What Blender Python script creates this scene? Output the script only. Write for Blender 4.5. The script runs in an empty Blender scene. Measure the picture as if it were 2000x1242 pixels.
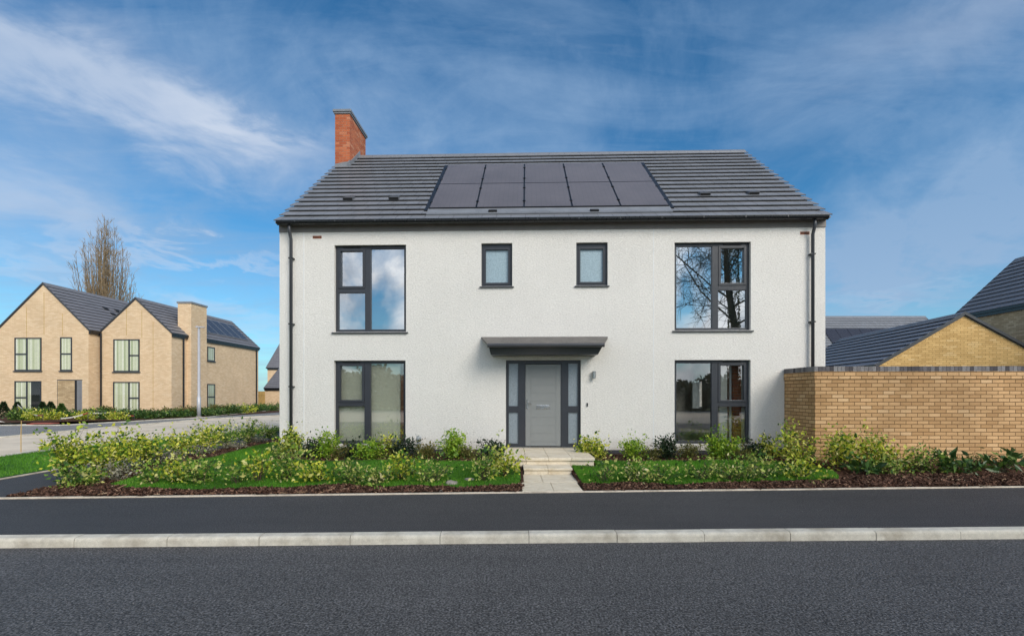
import bpy, bmesh, math, random
import numpy as np
from mathutils import Vector, Matrix

R = math.radians
SC = bpy.context.scene
COL = SC.collection
random.seed(7)
EYE, F, CX, HY = 1.63, 944.0, 1000.0, 765.0      # eye height, focal length, axis and horizon (2000 px wide picture)

# ------------------------------------------------------------------ mesh helpers
class MB:
    def __init__(s):
        s.v, s.f, s.m, s.uv, s.t = [], [], [], [], []
    def face(s, pts, m=0, uv=None, t=0.5):
        b = len(s.v)
        s.v += [tuple(p) for p in pts]
        s.f.append(tuple(range(b, b + len(pts))))
        s.m.append(m); s.uv.append(uv); s.t.append(t)
    def box(s, x0, x1, y0, y1, z0, z1, m=0, t=0.5):
        if x0 > x1: x0, x1 = x1, x0
        if y0 > y1: y0, y1 = y1, y0
        if z0 > z1: z0, z1 = z1, z0
        p = [(x0,y0,z0),(x1,y0,z0),(x1,y1,z0),(x0,y1,z0),(x0,y0,z1),(x1,y0,z1),(x1,y1,z1),(x0,y1,z1)]
        for q in ((0,3,2,1),(4,5,6,7),(0,1,5,4),(1,2,6,5),(2,3,7,6),(3,0,4,7)):
            s.face([p[i] for i in q], m, None, t)
    def hexa(s, p, m=0, t=0.5):
        for q in ((0,3,2,1),(4,5,6,7),(0,1,5,4),(1,2,6,5),(2,3,7,6),(3,0,4,7)):
            s.face([p[i] for i in q], m, None, t)
    def prism(s, poly, off, m=0):
        """closed prism of a planar polygon (3-D points) swept by the vector off"""
        off = Vector(off); a = [Vector(p) for p in poly]; b = [p + off for p in a]
        s.face(a[::-1], m); s.face(b, m)
        n = len(a)
        for i in range(n):
            s.face([a[i], a[(i+1) % n], b[(i+1) % n], b[i]], m)
    def tube(s, path, rad, n=6, m=0, cap=True, t=0.5):
        path = [Vector(p) for p in path]
        if not hasattr(rad, '__len__'): rad = [rad] * len(path)
        rings = []
        for i, p in enumerate(path):
            d = (path[min(i+1, len(path)-1)] - path[max(i-1, 0)])
            d = d.normalized() if d.length > 1e-9 else Vector((0,0,1))
            a = d.orthogonal().normalized() if abs(d.z) > .9 else d.cross(Vector((0,0,1))).normalized()
            b = d.cross(a)
            rings.append([p + (a*math.cos(2*math.pi*k/n + .4) + b*math.sin(2*math.pi*k/n + .4)) * rad[i] for k in range(n)])
        base = len(s.v)
        for r in rings: s.v += [tuple(q) for q in r]
        def add(f):
            s.f.append(f); s.m.append(m); s.uv.append(None); s.t.append(t)
        for i in range(len(rings)-1):
            for k in range(n):
                k2 = (k+1) % n
                add((base+i*n+k, base+i*n+k2, base+(i+1)*n+k2, base+(i+1)*n+k))
        if cap:
            add(tuple(base+k for k in range(n))[::-1]); e = base+(len(rings)-1)*n
            add(tuple(e+k for k in range(n)))
    def build(s, name, mats, parent=None, smooth=False, bevel=0, tint=False):
        me = bpy.data.meshes.new(name)
        me.from_pydata(s.v, [], s.f)
        if not isinstance(mats, (list, tuple)): mats = [mats]
        for m in mats: me.materials.append(m)
        if len(mats) > 1: me.polygons.foreach_set('material_index', s.m)
        if any(u is not None for u in s.uv):
            lay = me.uv_layers.new(name='UVMap'); k = 0; d = lay.data
            for f, u in zip(s.f, s.uv):
                for i in range(len(f)):
                    d[k].uv = u[i] if u else (0, 0); k += 1
        if tint:
            at = me.attributes.new('tint', 'FLOAT', 'FACE'); at.data.foreach_set('value', s.t)
        if smooth: me.polygons.foreach_set('use_smooth', [True]*len(s.f))
        me.update()
        o = bpy.data.objects.new(name, me); COL.objects.link(o)
        if parent: o.parent = parent
        if bevel:
            bm = bmesh.new(); bm.from_mesh(me); bmesh.ops.remove_doubles(bm, verts=bm.verts, dist=1e-5)
            bmesh.ops.recalc_face_normals(bm, faces=bm.faces); bm.to_mesh(me); bm.free()
            b = o.modifiers.new('bevel', 'BEVEL'); b.width = bevel; b.segments = 2; b.limit_method = 'ANGLE'
        return o

def np_mesh(name, V, faces, mats, parent=None, tint=None, smooth=False):
    """V (n,3); faces (m,k) all the same size"""
    me = bpy.data.meshes.new(name)
    n, k = faces.shape
    me.vertices.add(len(V)); me.vertices.foreach_set('co', np.ascontiguousarray(V, np.float32).ravel())
    me.loops.add(n*k); me.loops.foreach_set('vertex_index', np.ascontiguousarray(faces, np.int32).ravel())
    me.polygons.add(n)
    me.polygons.foreach_set('loop_start', np.arange(0, n*k, k, dtype=np.int32))
    me.polygons.foreach_set('loop_total', np.full(n, k, np.int32))
    for m in (mats if isinstance(mats, (list, tuple)) else [mats]): me.materials.append(m)
    me.update(calc_edges=True); me.validate()
    if tint is not None:
        at = me.attributes.new('tint', 'FLOAT', 'FACE'); at.data.foreach_set('value', np.asarray(tint, np.float32))
    if smooth: me.polygons.foreach_set('use_smooth', [True]*n)
    o = bpy.data.objects.new(name, me); COL.objects.link(o)
    if parent: o.parent = parent
    return o

def tag(o, label, cat, group=None, kind=None):
    if label: o['label'] = label
    if cat: o['category'] = cat
    if group: o['group'] = group
    if kind: o['kind'] = kind
    return o
def thing(name, label, cat, loc=(0,0,0), rz=0, group=None):
    o = bpy.data.objects.new(name, None); COL.objects.link(o)
    o.location = loc; o.rotation_euler = (0,0,rz); o.empty_display_size = .3
    return tag(o, label, cat, group)
def struct(o, label=None):
    o['kind'] = 'structure'
    if label: o['label'] = label
    return o

# ------------------------------------------------------------------ node helpers
class NT:
    def __init__(s, tree): s.t = tree
    def n(s, typ, **kw):
        nd = s.t.nodes.new(typ)
        for k, v in kw.items(): setattr(nd, k, v)
        return nd
    def ln(s, a, b): s.t.links.new(a, b)
    def val(s, sock, v):
        if isinstance(v, bpy.types.NodeSocket): s.ln(v, sock)
        elif v is not None: sock.default_value = v
    def m(s, op, a, b=None, c=None, clamp=False):
        nd = s.n('ShaderNodeMath', operation=op, use_clamp=clamp)
        s.val(nd.inputs[0], a)
        if b is not None: s.val(nd.inputs[1], b)
        if c is not None: s.val(nd.inputs[2], c)
        return nd.outputs[0]
    def vm(s, op, a, b=None):
        nd = s.n('ShaderNodeVectorMath', operation=op); s.val(nd.inputs[0], a)
        if b is not None: s.val(nd.inputs[1], b)
        return nd.outputs[0]
    def noise(s, vec, scale, detail=4, rough=.55, dist=0, out=0):
        nd = s.n('ShaderNodeTexNoise')
        if vec is not None: s.ln(vec, nd.inputs['Vector'])
        nd.inputs['Scale'].default_value = scale; nd.inputs['Detail'].default_value = detail
        nd.inputs['Roughness'].default_value = rough; nd.inputs['Distortion'].default_value = dist
        return nd.outputs[out]
    def voro(s, vec, scale, feature='F1', out=0):
        nd = s.n('ShaderNodeTexVoronoi', feature=feature)
        if vec is not None: s.ln(vec, nd.inputs['Vector'])
        nd.inputs['Scale'].default_value = scale
        return nd.outputs[out]
    def ramp(s, fac, stops, interp='LINEAR'):
        nd = s.n('ShaderNodeValToRGB'); cr = nd.color_ramp; cr.interpolation = interp
        while len(cr.elements) < len(stops): cr.elements.new(.5)
        for e, (p, c) in zip(cr.elements, stops):
            e.position = p; e.color = (*c, 1) if len(c) == 3 else c
        s.val(nd.inputs[0], fac)
        return nd.outputs[0]
    def mix(s, fac, a, b, blend='MIX'):
        nd = s.n('ShaderNodeMix', data_type='RGBA', blend_type=blend)
        s.val(nd.inputs[0], fac)
        for k, v in ((6, a), (7, b)):
            if isinstance(v, tuple): v = (*v, 1) if len(v) == 3 else v
            s.val(nd.inputs[k], v)
        return nd.outputs[2]
    def mapr(s, v, a, b, c, d):
        nd = s.n('ShaderNodeMapRange'); s.val(nd.inputs[0], v)
        for i, x in enumerate((a, b, c, d)): nd.inputs[i+1].default_value = x
        return nd.outputs[0]
    def bump(s, h, strength=.5, dist=.01, normal=None):
        nd = s.n('ShaderNodeBump'); nd.inputs['Strength'].default_value = strength; nd.inputs['Distance'].default_value = dist
        s.ln(h, nd.inputs['Height'])
        if normal: s.ln(normal, nd.inputs['Normal'])
        return nd.outputs[0]

def new_mat(name):
    m = bpy.data.materials.new(name); m.use_nodes = True
    t = NT(m.node_tree); m.node_tree.nodes.clear()
    out = t.n('ShaderNodeOutputMaterial'); p = t.n('ShaderNodeBsdfPrincipled')
    t.ln(p.outputs[0], out.inputs[0])
    return m, t, p, out
def coord(t, which='Object'):
    return t.n('ShaderNodeTexCoord').outputs[which]

def simple(name, col, rough=.5, metal=0, var=.08, scale=3, spec=.5, bump=0, bscale=200):
    m, t, p, o = new_mat(name)
    c = coord(t)
    n = t.noise(c, scale, 5)
    k = t.mapr(n, .3, .7, 1-var, 1+var)
    t.ln(t.mix(1.0, col, k, 'MULTIPLY'), p.inputs['Base Color'])
    p.inputs['Roughness'].default_value = rough; p.inputs['Metallic'].default_value = metal
    p.inputs['Specular IOR Level'].default_value = spec
    n2 = t.noise(c, scale*6, 3)
    t.ln(t.mapr(n2, .3, .7, max(0, rough-.07), min(1, rough+.07)), p.inputs['Roughness'])
    if bump: t.ln(t.bump(t.noise(c, bscale, 2), bump, .004), p.inputs['Normal'])
    return m

def brick_mat(name, c1, c2, mortar, pale=None, bw=.225, bh=.075, mort=.010, dirt=.12):
    m, t, p, o = new_mat(name)
    c = coord(t)
    sp = t.n('ShaderNodeSeparateXYZ'); t.ln(c, sp.inputs[0])
    u = t.m('ADD', sp.outputs[0], sp.outputs[1])
    cb = t.n('ShaderNodeCombineXYZ'); t.ln(u, cb.inputs[0]); t.ln(sp.outputs[2], cb.inputs[1])
    jit = t.noise(cb.outputs[0], 9, 2)
    cb2 = t.n('ShaderNodeCombineXYZ'); t.ln(t.m('ADD', u, t.mapr(jit, 0, 1, -.008, .008)), cb2.inputs[0])
    t.ln(t.m('ADD', sp.outputs[2], t.mapr(t.noise(cb.outputs[0], 5, 2), 0, 1, -.003, .003)), cb2.inputs[1])
    b = t.n('ShaderNodeTexBrick'); t.ln(cb2.outputs[0], b.inputs['Vector'])
    b.inputs['Scale'].default_value = 1; b.inputs['Brick Width'].default_value = bw; b.inputs['Row Height'].default_value = bh
    b.inputs['Mortar Size'].default_value = mort*.5; b.inputs['Mortar Smooth'].default_value = .25; b.inputs['Bias'].default_value = -.1
    b.inputs['Color1'].default_value = (0,0,0,1); b.inputs['Color2'].default_value = (1,1,1,1); b.inputs['Mortar'].default_value = (.5,.5,.5,1)
    stops = [(0, c1), (.75, c2)]
    if pale: stops += [(.97, pale)]
    col = t.ramp(b.outputs['Color'], stops)
    big = t.noise(c, .9, 4); fine = t.noise(c, 55, 4)
    col = t.mix(1.0, col, t.mapr(big, .3, .7, 1-dirt, 1+dirt), 'MULTIPLY')
    col = t.mix(1.0, col, t.mapr(fine, .25, .75, .82, 1.16), 'MULTIPLY')
    t.ln(t.mix(b.outputs['Fac'], col, mortar), p.inputs['Base Color'])
    p.inputs['Roughness'].default_value = .85; p.inputs['Specular IOR Level'].default_value = .25
    h = t.m('ADD', t.m('MULTIPLY', t.m('SUBTRACT', 1.0, b.outputs['Fac']), 1.0), t.m('MULTIPLY', fine, .35))
    t.ln(t.bump(h, .8, .008), p.inputs['Normal'])
    return m

def tile_mat(name, col, tw=.33, rough=.42):
    m, t, p, o = new_mat(name)
    uv = t.n('ShaderNodeUVMap').outputs[0]
    b = t.n('ShaderNodeTexBrick'); t.ln(uv, b.inputs['Vector'])
    b.inputs['Scale'].default_value = 1; b.inputs['Brick Width'].default_value = tw; b.inputs['Row Height'].default_value = 1.0
    b.inputs['Mortar Size'].default_value = .007; b.inputs['Mortar Smooth'].default_value = .1
    b.inputs['Color1'].default_value = (.93,.93,.93,1); b.inputs['Color2'].default_value = (1.06,1.06,1.07,1); b.inputs['Mortar'].default_value = (.45,.45,.45,1)
    c = coord(t)
    k = t.mapr(t.noise(c, 2.2, 5), .3, .7, .94, 1.06)
    cc = t.mix(1.0, t.mix(1.0, col, b.outputs['Color'], 'MULTIPLY'), k, 'MULTIPLY')
    t.ln(cc, p.inputs['Base Color'])
    t.ln(t.mapr(t.noise(c, 7, 4), .3, .7, rough-.03, rough+.05), p.inputs['Roughness'])
    t.ln(t.bump(t.noise(c, 90, 3), .25, .004), p.inputs['Normal'])
    return m

def asphalt(name, col, grain, speck, bump):
    m, t, p, o = new_mat(name)
    c = coord(t)
    v = t.voro(c, grain, out=0); vc = t.voro(c, grain, out=1)
    g = t.n('ShaderNodeRGBToBW'); t.ln(vc, g.inputs[0])
    k = t.mapr(g.outputs[0], 0, 1, 1-speck, 1+speck)
    hole = t.mapr(t.noise(c, grain*.78, 2, .6), .36, .62, .22, 1.28)
    big = t.mapr(t.noise(c, .5, 6, .6, .5), .3, .7, .86, 1.12)
    long = t.n('ShaderNodeMapping'); long.inputs['Scale'].default_value = (.15, 2.6, 1); t.ln(c, long.inputs[0])
    band = t.mapr(t.noise(long.outputs[0], 1.6, 4), .3, .7, .93, 1.07)
    cc = t.mix(1.0, t.mix(1.0, t.mix(1.0, t.mix(1.0, col, k, 'MULTIPLY'), hole, 'MULTIPLY'), big, 'MULTIPLY'), band, 'MULTIPLY')
    # scattered pale chips of stone
    chip = t.mapr(t.voro(c, 4.2), .022, .028, 1, 0)
    t.ln(t.mix(t.m('MULTIPLY', chip, .8), cc, (.4,.38,.34)), p.inputs['Base Color'])
    p.inputs['Roughness'].default_value = .72; p.inputs['Specular IOR Level'].default_value = .35
    h = t.m('ADD', t.m('MULTIPLY', t.m('SUBTRACT', 1.0, v), .5), t.m('MULTIPLY', hole, .8))
    t.ln(t.bump(h, bump, .006), p.inputs['Normal'])
    return m

def render_mat(name, col):
    m, t, p, o = new_mat(name)
    c = coord(t)
    mp = t.n('ShaderNodeMapping'); mp.inputs['Scale'].default_value = (1, 1, 2.6); t.ln(c, mp.inputs[0])
    n1 = t.noise(mp.outputs[0], 24, 5, .62, .6); n2 = t.noise(c, 130, 3)
    big = t.mapr(t.noise(c, .7, 5), .3, .7, .965, 1.035)
    f = t.mapr(n1, .32, .68, .87, 1.07)
    cc = t.mix(1.0, t.mix(1.0, col, big, 'MULTIPLY'), f, 'MULTIPLY')
    mv = t.n('ShaderNodeMapping'); mv.inputs['Scale'].default_value = (5, 5, .35); t.ln(c, mv.inputs[0])
    cc = t.mix(1.0, cc, t.mapr(t.noise(mv.outputs[0], 1.4, 5, .6), .35, .7, 1.003, .988), 'MULTIPLY')     # rain streaks
    sz = t.n('ShaderNodeSeparateXYZ'); t.ln(c, sz.inputs[0])
    low = t.m('MULTIPLY', t.mapr(sz.outputs[2], .30, .62, .55, 0), t.mapr(t.noise(c, 7, 5, .65), .35, .65, .1, 1))   # splash dirt
    t.ln(t.mix(low, cc, (.42,.36,.29)), p.inputs['Base Color'])
    p.inputs['Roughness'].default_value = .92; p.inputs['Specular IOR Level'].default_value = .15
    t.ln(t.bump(t.m('ADD', n1, t.m('MULTIPLY', n2, .35)), .85, .02), p.inputs['Normal'])
    return m

def glass_mat(name, refl=.32, tint=(.93,.96,.94)):
    m, t, p, o = new_mat(name); t.t.nodes.remove(p)
    tr = t.n('ShaderNodeBsdfTransparent'); tr.inputs[0].default_value = (*tint, 1)
    gl = t.n('ShaderNodeBsdfGlossy'); gl.inputs['Roughness'].default_value = .004; gl.inputs['Color'].default_value = (.96,.98,1,1)
    fr = t.n('ShaderNodeFresnel'); fr.inputs[0].default_value = 1.5
    fac = t.m('ADD', refl, t.m('MULTIPLY', fr.outputs[0], .6), clamp=True)
    c = coord(t)
    t.ln(t.bump(t.noise(c, 1.6, 2), .02, .02), gl.inputs['Normal'])
    mx = t.n('ShaderNodeMixShader'); t.ln(fac, mx.inputs[0]); t.ln(tr.outputs[0], mx.inputs[1]); t.ln(gl.outputs[0], mx.inputs[2])
    t.ln(mx.outputs[0], o.inputs[0])
    return m

def frosted_mat(name, col=(.55,.68,.74)):
    m, t, p, o = new_mat(name)
    c = coord(t)
    n = t.noise(c, 45, 3, .7)
    t.ln(t.mix(1.0, col, t.mapr(n, .3, .7, .82, 1.18), 'MULTIPLY'), p.inputs['Base Color'])
    p.inputs['Roughness'].default_value = .22; p.inputs['Specular IOR Level'].default_value = .8
    t.ln(t.bump(n, .5, .01), p.inputs['Normal'])
    return m

def leaf_mat(name, stops, trans=.3, rough=.5):
    m, t, p, o = new_mat(name)
    at = t.n('ShaderNodeAttribute'); at.attribute_name = 'tint'
    c = t.ramp(at.outputs['Fac'], stops)
    cc = t.mix(1.0, c, t.mapr(t.noise(coord(t), 60, 2), .3, .7, .85, 1.15), 'MULTIPLY')
    t.ln(cc, p.inputs['Base Color']); p.inputs['Roughness'].default_value = rough; p.inputs['Specular IOR Level'].default_value = .35
    tl = t.n('ShaderNodeBsdfTranslucent'); t.ln(cc, tl.inputs[0])
    mx = t.n('ShaderNodeMixShader'); mx.inputs[0].default_value = trans
    t.ln(p.outputs[0], mx.inputs[1]); t.ln(tl.outputs[0], mx.inputs[2]); t.ln(mx.outputs[0], o.inputs[0])
    return m

def tint_mat(name, stops, rough=.8, bump=0):
    m, t, p, o = new_mat(name)
    at = t.n('ShaderNodeAttribute'); at.attribute_name = 'tint'
    c = t.ramp(at.outputs['Fac'], stops)
    nn = t.noise(coord(t), 40, 4)
    t.ln(t.mix(1.0, c, t.mapr(nn, .3, .7, .8, 1.2), 'MULTIPLY'), p.inputs['Base Color'])
    p.inputs['Roughness'].default_value = rough; p.inputs['Specular IOR Level'].default_value = .3
    if bump: t.ln(t.bump(nn, bump, .006), p.inputs['Normal'])
    return m

def ground_mat(name, stops, scale, rough=.9, bump=.6, bscale=60, bdist=.02, extra=None):
    m, t, p, o = new_mat(name)
    c = coord(t)
    a = t.noise(c, scale, 6, .65); b = t.noise(c, bscale, 4, .7)
    f = t.m('ADD', t.m('MULTIPLY', a, .5), t.m('MULTIPLY', b, .5))
    col = t.ramp(f, stops)
    col = t.mix(1.0, col, t.mapr(t.noise(c, .6, 4), .3, .7, .88, 1.12), 'MULTIPLY')
    t.ln(col, p.inputs['Base Color']); p.inputs['Roughness'].default_value = rough; p.inputs['Specular IOR Level'].default_value = .2
    t.ln(t.bump(b, bump, bdist), p.inputs['Normal'])
    return m

def kerb_mat(name, col):
    m, t, p, o = new_mat(name)
    c = coord(t)
    st = t.noise(c, 2.3, 6, .65); fine = t.noise(c, 160, 3); mid = t.noise(c, 14, 5, .7)
    k = t.mix(1.0, col, t.mapr(fine, .3, .7, .85, 1.12), 'MULTIPLY')
    k = t.mix(t.mapr(st, .46, .66, 0, .62), k, (.30,.25,.18))
    k = t.mix(1.0, k, t.mapr(mid, .3, .7, .86, 1.08), 'MULTIPLY')
    t.ln(k, p.inputs['Base Color']); p.inputs['Roughness'].default_value = .85; p.inputs['Specular IOR Level'].default_value = .25
    t.ln(t.bump(fine, .25, .003), p.inputs['Normal'])
    return m

def slab_mat(name, col):
    m, t, p, o = new_mat(name)
    c = coord(t)
    mp = t.n('ShaderNodeMapping'); mp.inputs['Scale'].default_value = (1, 2.2, 2); t.ln(c, mp.inputs[0])
    a = t.noise(mp.outputs[0], 3.2, 6, .6, 1.2); b = t.noise(c, 30, 4)
    k = t.ramp(a, [(.3, tuple(x*.78*y for x, y in zip(col, (1,.93,.8)))), (.55, col), (.75, tuple(min(1, x*1.1) for x in col))])
    t.ln(t.mix(1.0, k, t.mapr(b, .3, .7, .93, 1.06), 'MULTIPLY'), p.inputs['Base Color'])
    p.inputs['Roughness'].default_value = .6; p.inputs['Specular IOR Level'].default_value = .35
    t.ln(t.bump(b, .2, .004), p.inputs['Normal'])
    return m

M = {}
M['asphalt'] = asphalt('road_asphalt', (.122,.117,.115), 78, .70, 1.0)
M['pave'] = asphalt('pavement_asphalt', (.070,.067,.068), 120, .35, .6)
M['kerb'] = kerb_mat('kerb_concrete', (.66,.61,.51))
M['edging'] = kerb_mat('edging_concrete', (.74,.64,.51))
M['concrete'] = ground_mat('side_road_concrete', [(.3,(.54,.44,.33)), (.55,(.70,.60,.47)), (.75,(.76,.67,.55))], 1.2, .9, .3, 30)
M['earth'] = ground_mat('rough_grass_ground', [(.3,(.05,.08,.02)), (.6,(.10,.13,.04)), (.8,(.16,.15,.07))], 2)
M['mulch'] = ground_mat('bark_mulch', [(.32,(.022,.010,.006)), (.5,(.075,.036,.022)), (.62,(.15,.075,.045)), (.75,(.26,.16,.10))], 14, .95, 1.0, 70, .03)
M['lawn'] = ground_mat('lawn_turf', [(.3,(.03,.085,.010)), (.55,(.06,.18,.016)), (.8,(.10,.26,.025))], 6, .9, .8, 120, .02)
M['slab'] = slab_mat('sandstone_paving', (.76,.67,.525))
M['render'] = render_mat('white_render', (.80,.77,.72))
M['bead'] = simple('render_bead_white', (.78,.78,.77), .7)
M['plinth'] = brick_mat('blue_plinth_brick', (.05,.05,.06), (.09,.09,.10), (.06,.06,.06))
M['tile'] = tile_mat('roof_tile_grey', (.205,.210,.225))
M['tile2'] = tile_mat('roof_tile_slate', (.185,.180,.192), rough=.55)
M['grey'] = simple('anthracite_upvc', (.032,.035,.043), .38, 0, .06)
M['grey2'] = simple('anthracite_metal', (.050,.053,.060), .35, 0, .08)
M['band'] = simple('fascia_board_grey', (.19,.17,.155), .55, 0, .12)
M['black'] = simple('black_gutter_plastic', (.013,.014,.017), .30, 0, .1)
M['blackm'] = simple('black_matt', (.012,.012,.013), .7)
M['door'] = simple('door_pale_grey', (.235,.243,.238), .42, 0, .03)
M['chrome'] = simple('brushed_chrome', (.75,.75,.75), .22, 1)
M['steel'] = simple('stainless_lamp', (.35,.35,.34), .3, .9)
M['glass'] = glass_mat('window_glass', .50)
M['glasslow'] = glass_mat('window_glass_low', .22)
M['glassfar'] = glass_mat('window_glass_far', .03, (.97,.98,.97))
M['frost'] = frosted_mat('frosted_glass', (.30,.40,.45))
M['frost2'] = frosted_mat('frosted_sidelight', (.24,.28,.31))
M['solar'] = simple('solar_cell', (.165,.150,.160), .38, 0, .06, 1.4, .5)
m_, t_, p_, o_ = new_mat('solar_cells'); c_ = coord(t_)
sp_ = t_.n('ShaderNodeSeparateXYZ'); t_.ln(c_, sp_.inputs[0]); cb_ = t_.n('ShaderNodeCombineXYZ')
t_.ln(sp_.outputs[0], cb_.inputs[0]); t_.ln(t_.m('MULTIPLY', sp_.outputs[1], 1.3), cb_.inputs[1])
b_ = t_.n('ShaderNodeTexBrick'); b_.offset = 0; t_.ln(cb_.outputs[0], b_.inputs['Vector'])
for k_, v_ in (('Scale',1),('Brick Width',.115),('Row Height',.105),('Mortar Size',.004)): b_.inputs[k_].default_value = v_
b_.inputs['Color1'].default_value = (.132,.118,.121,1); b_.inputs['Color2'].default_value = (.142,.126,.130,1); b_.inputs['Mortar'].default_value = (.105,.094,.098,1)
t_.ln(t_.mix(1.0, b_.outputs[0], t_.mapr(t_.noise(c_, .8, 3), .3, .7, .9, 1.1), 'MULTIPLY'), p_.inputs['Base Color']); p_.inputs['Roughness'].default_value = .33
M['solar'] = m_
M['solarf'] = simple('solar_frame', (.016,.016,.018), .4)
M['plaster'] = simple('plaster_white', (.74,.74,.69), .9)
M['carpet'] = simple('interior_floor', (.50,.45,.38), .8)
M['wood'] = simple('brown_timber', (.26,.115,.055), .5, 0, .25, 6)
M['kitchen'] = simple('kitchen_units_dark', (.05,.052,.05), .4)
M['buff'] = brick_mat('buff_brick', (.47,.275,.125), (.62,.385,.19), (.18,.105,.045), (.67,.46,.26), mort=.015, dirt=.2)
M['buffg'] = brick_mat('golden_buff_brick', (.58,.37,.145), (.73,.485,.205), (.38,.23,.09), (.74,.53,.27), mort=.012)
M['buff2'] = brick_mat('cream_buff_brick', (.69,.495,.31), (.77,.575,.375), (.60,.43,.265), (.79,.61,.42), dirt=.07)
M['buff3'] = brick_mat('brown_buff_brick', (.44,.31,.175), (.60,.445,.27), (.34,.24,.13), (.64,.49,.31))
M['red'] = brick_mat('red_brick', (.36,.088,.038), (.47,.135,.057), (.36,.24,.17), (.52,.25,.15))
M['terra'] = simple('terracotta_vent', (.33,.11,.05), .8, 0, .3, 20)
M['lead'] = simple('lead_grey', (.20,.21,.23), .5, 0, .15)
M['coping'] = tint_mat('blue_coping_brick', [(0,(.055,.05,.055)), (.5,(.12,.11,.115)), (1,(.24,.23,.23))], .75, .4)
M['curtain'] = tint_mat('curtain_cream_pleat_shade', [(0,(.50,.53,.30)), (.35,(.74,.74,.52)), (1,(.95,.92,.80))], .9)  # tint ramp puts the light and shade of the pleats into the colour
M['pale_panel2'] = simple('pale_panel_stone', (.76,.73,.60), .9, 0, .10, .9)
M['pale_panel'] = simple('pale_panel_white', (.75,.75,.70), .9)
M['post'] = simple('galvanised_post', (.46,.46,.48), .45, .2, .06)
M['pipe'] = simple('grey_plastic_pipe', (.36,.38,.40), .5)
M['fence'] = simple('timber_fence', (.50,.32,.11), .8, 0, .2, 8)
M['bark'] = simple('tree_bark', (.16,.12,.075), .9, 0, .3, 12)
M['twig'] = simple('poplar_twigs', (.29,.205,.115), .9, 0, .25, 4)
M['barkdark'] = simple('dark_bark', (.075,.065,.045), .95, 0, .3, 5)
M['stem'] = simple('shrub_stems', (.085,.060,.035), .85, 0, .25, 15)
M['stone'] = ground_mat('pale_stone', [(.3,(.20,.17,.15)), (.6,(.34,.30,.27)), (.8,(.45,.41,.37))], 5, .9, .6, 25, .02)
M['red_tape'] = simple('red_tape', (.32,.07,.05), .5)
M['white_tape'] = simple('white_tape', (.56,.53,.48), .5)
G_ = lambda *a: list(a)
M['l_yellow'] = leaf_mat('leaf_yellow_variegated', [(0,(.025,.06,.012)), (.26,(.08,.19,.02)), (.50,(.36,.48,.035)), (.76,(.72,.68,.07)), (1,(.82,.76,.36))])
M['l_cream'] = leaf_mat('leaf_cream_variegated', [(0,(.025,.065,.015)), (.34,(.075,.19,.025)), (.58,(.27,.42,.05)), (.80,(.70,.66,.20)), (1,(.82,.70,.42))])
M['l_lime'] = leaf_mat('leaf_bright_lime', [(0,(.06,.14,.015)), (.45,(.18,.36,.025)), (.8,(.40,.54,.045)), (1,(.60,.62,.12))])
M['l_dark'] = leaf_mat('leaf_dark_evergreen', [(0,(.010,.022,.010)), (.6,(.028,.058,.024)), (.9,(.06,.10,.035)), (1,(.16,.20,.10))], .15, .35)
M['l_olive'] = leaf_mat('leaf_olive_brown', [(0,(.04,.055,.014)), (.45,(.13,.14,.03)), (.75,(.26,.24,.06)), (.92,(.32,.20,.09)), (1,(.42,.22,.12))])
M['l_laurel'] = leaf_mat('leaf_laurel', [(0,(.022,.055,.016)), (.55,(.06,.13,.032)), (.85,(.17,.28,.05)), (1,(.40,.46,.14))], .2, .3)
M['l_blade'] = leaf_mat('grass_blades', [(0,(.034,.105,.008)), (.5,(.088,.25,.014)), (.9,(.15,.36,.025)), (1,(.27,.36,.08))], .25, .6)
M['l_far'] = leaf_mat('leaf_reflected_trees', [(0,(.08,.08,.045)), (.6,(.17,.16,.09)), (1,(.27,.24,.15))], .1)
M['l_ivy'] = leaf_mat('leaf_ivy', [(0,(.035,.045,.012)), (.6,(.08,.095,.022)), (1,(.16,.16,.05))], .1)
M['l_dry'] = leaf_mat('leaf_dry_grey', [(0,(.10,.09,.06)), (.5,(.26,.25,.17)), (.8,(.46,.42,.32)), (1,(.62,.58,.48))])
M['chips'] = tint_mat('bark_chips', [(0,(.020,.010,.007)), (.5,(.115,.055,.033)), (.85,(.25,.135,.085)), (.95,(.36,.23,.14)), (1,(.58,.44,.28))], .9)

# ------------------------------------------------------------------ places
def G(px, py, z=.15):                       # picture point lying on level ground -> world
    t = F*(EYE - z)/(py - HY)
    return Vector(((px-CX)/F*t, t, z))
def at(px, py, Y):                          # picture point at a depth -> world
    return Vector(((px-CX)/F*Y, Y, EYE + (HY-py)/F*Y))
def kerbY(x): return 5.196 + .0286*x
def edgeY(x): return 7.29 + .0545*x
def sm(a, b, x):
    t = min(1, max(0, (x-a)/(b-a))); return t*t*(3-2*t)
def gh(x, y):                               # garden surface height
    t = y - edgeY(x)
    return .112 + .085*sm(0, 3.2, t) + .075*sm(5.0, 7.0, x)*sm(0, 1.9, t) + .006*math.sin(x*5.1+y*3.7) + .005*math.sin(x*11.3-y*8.1)

# ---- ground, roads, kerb
def poly_sheet(name, pts, mat):
    mb = MB(); mb.face([tuple(p) for p in pts]); return struct(mb.build(name, mat))
poly_sheet('ground', [(-400,-200,-.02),(400,-200,-.02),(400,500,-.02),(-400,500,-.02)], M['earth'])
poly_sheet('road', [(-90,-3.2,0),(90,-3.2,0),(90,kerbY(90)+.05,0),(-90,kerbY(-90)+.05,0)], M['asphalt'])

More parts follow.
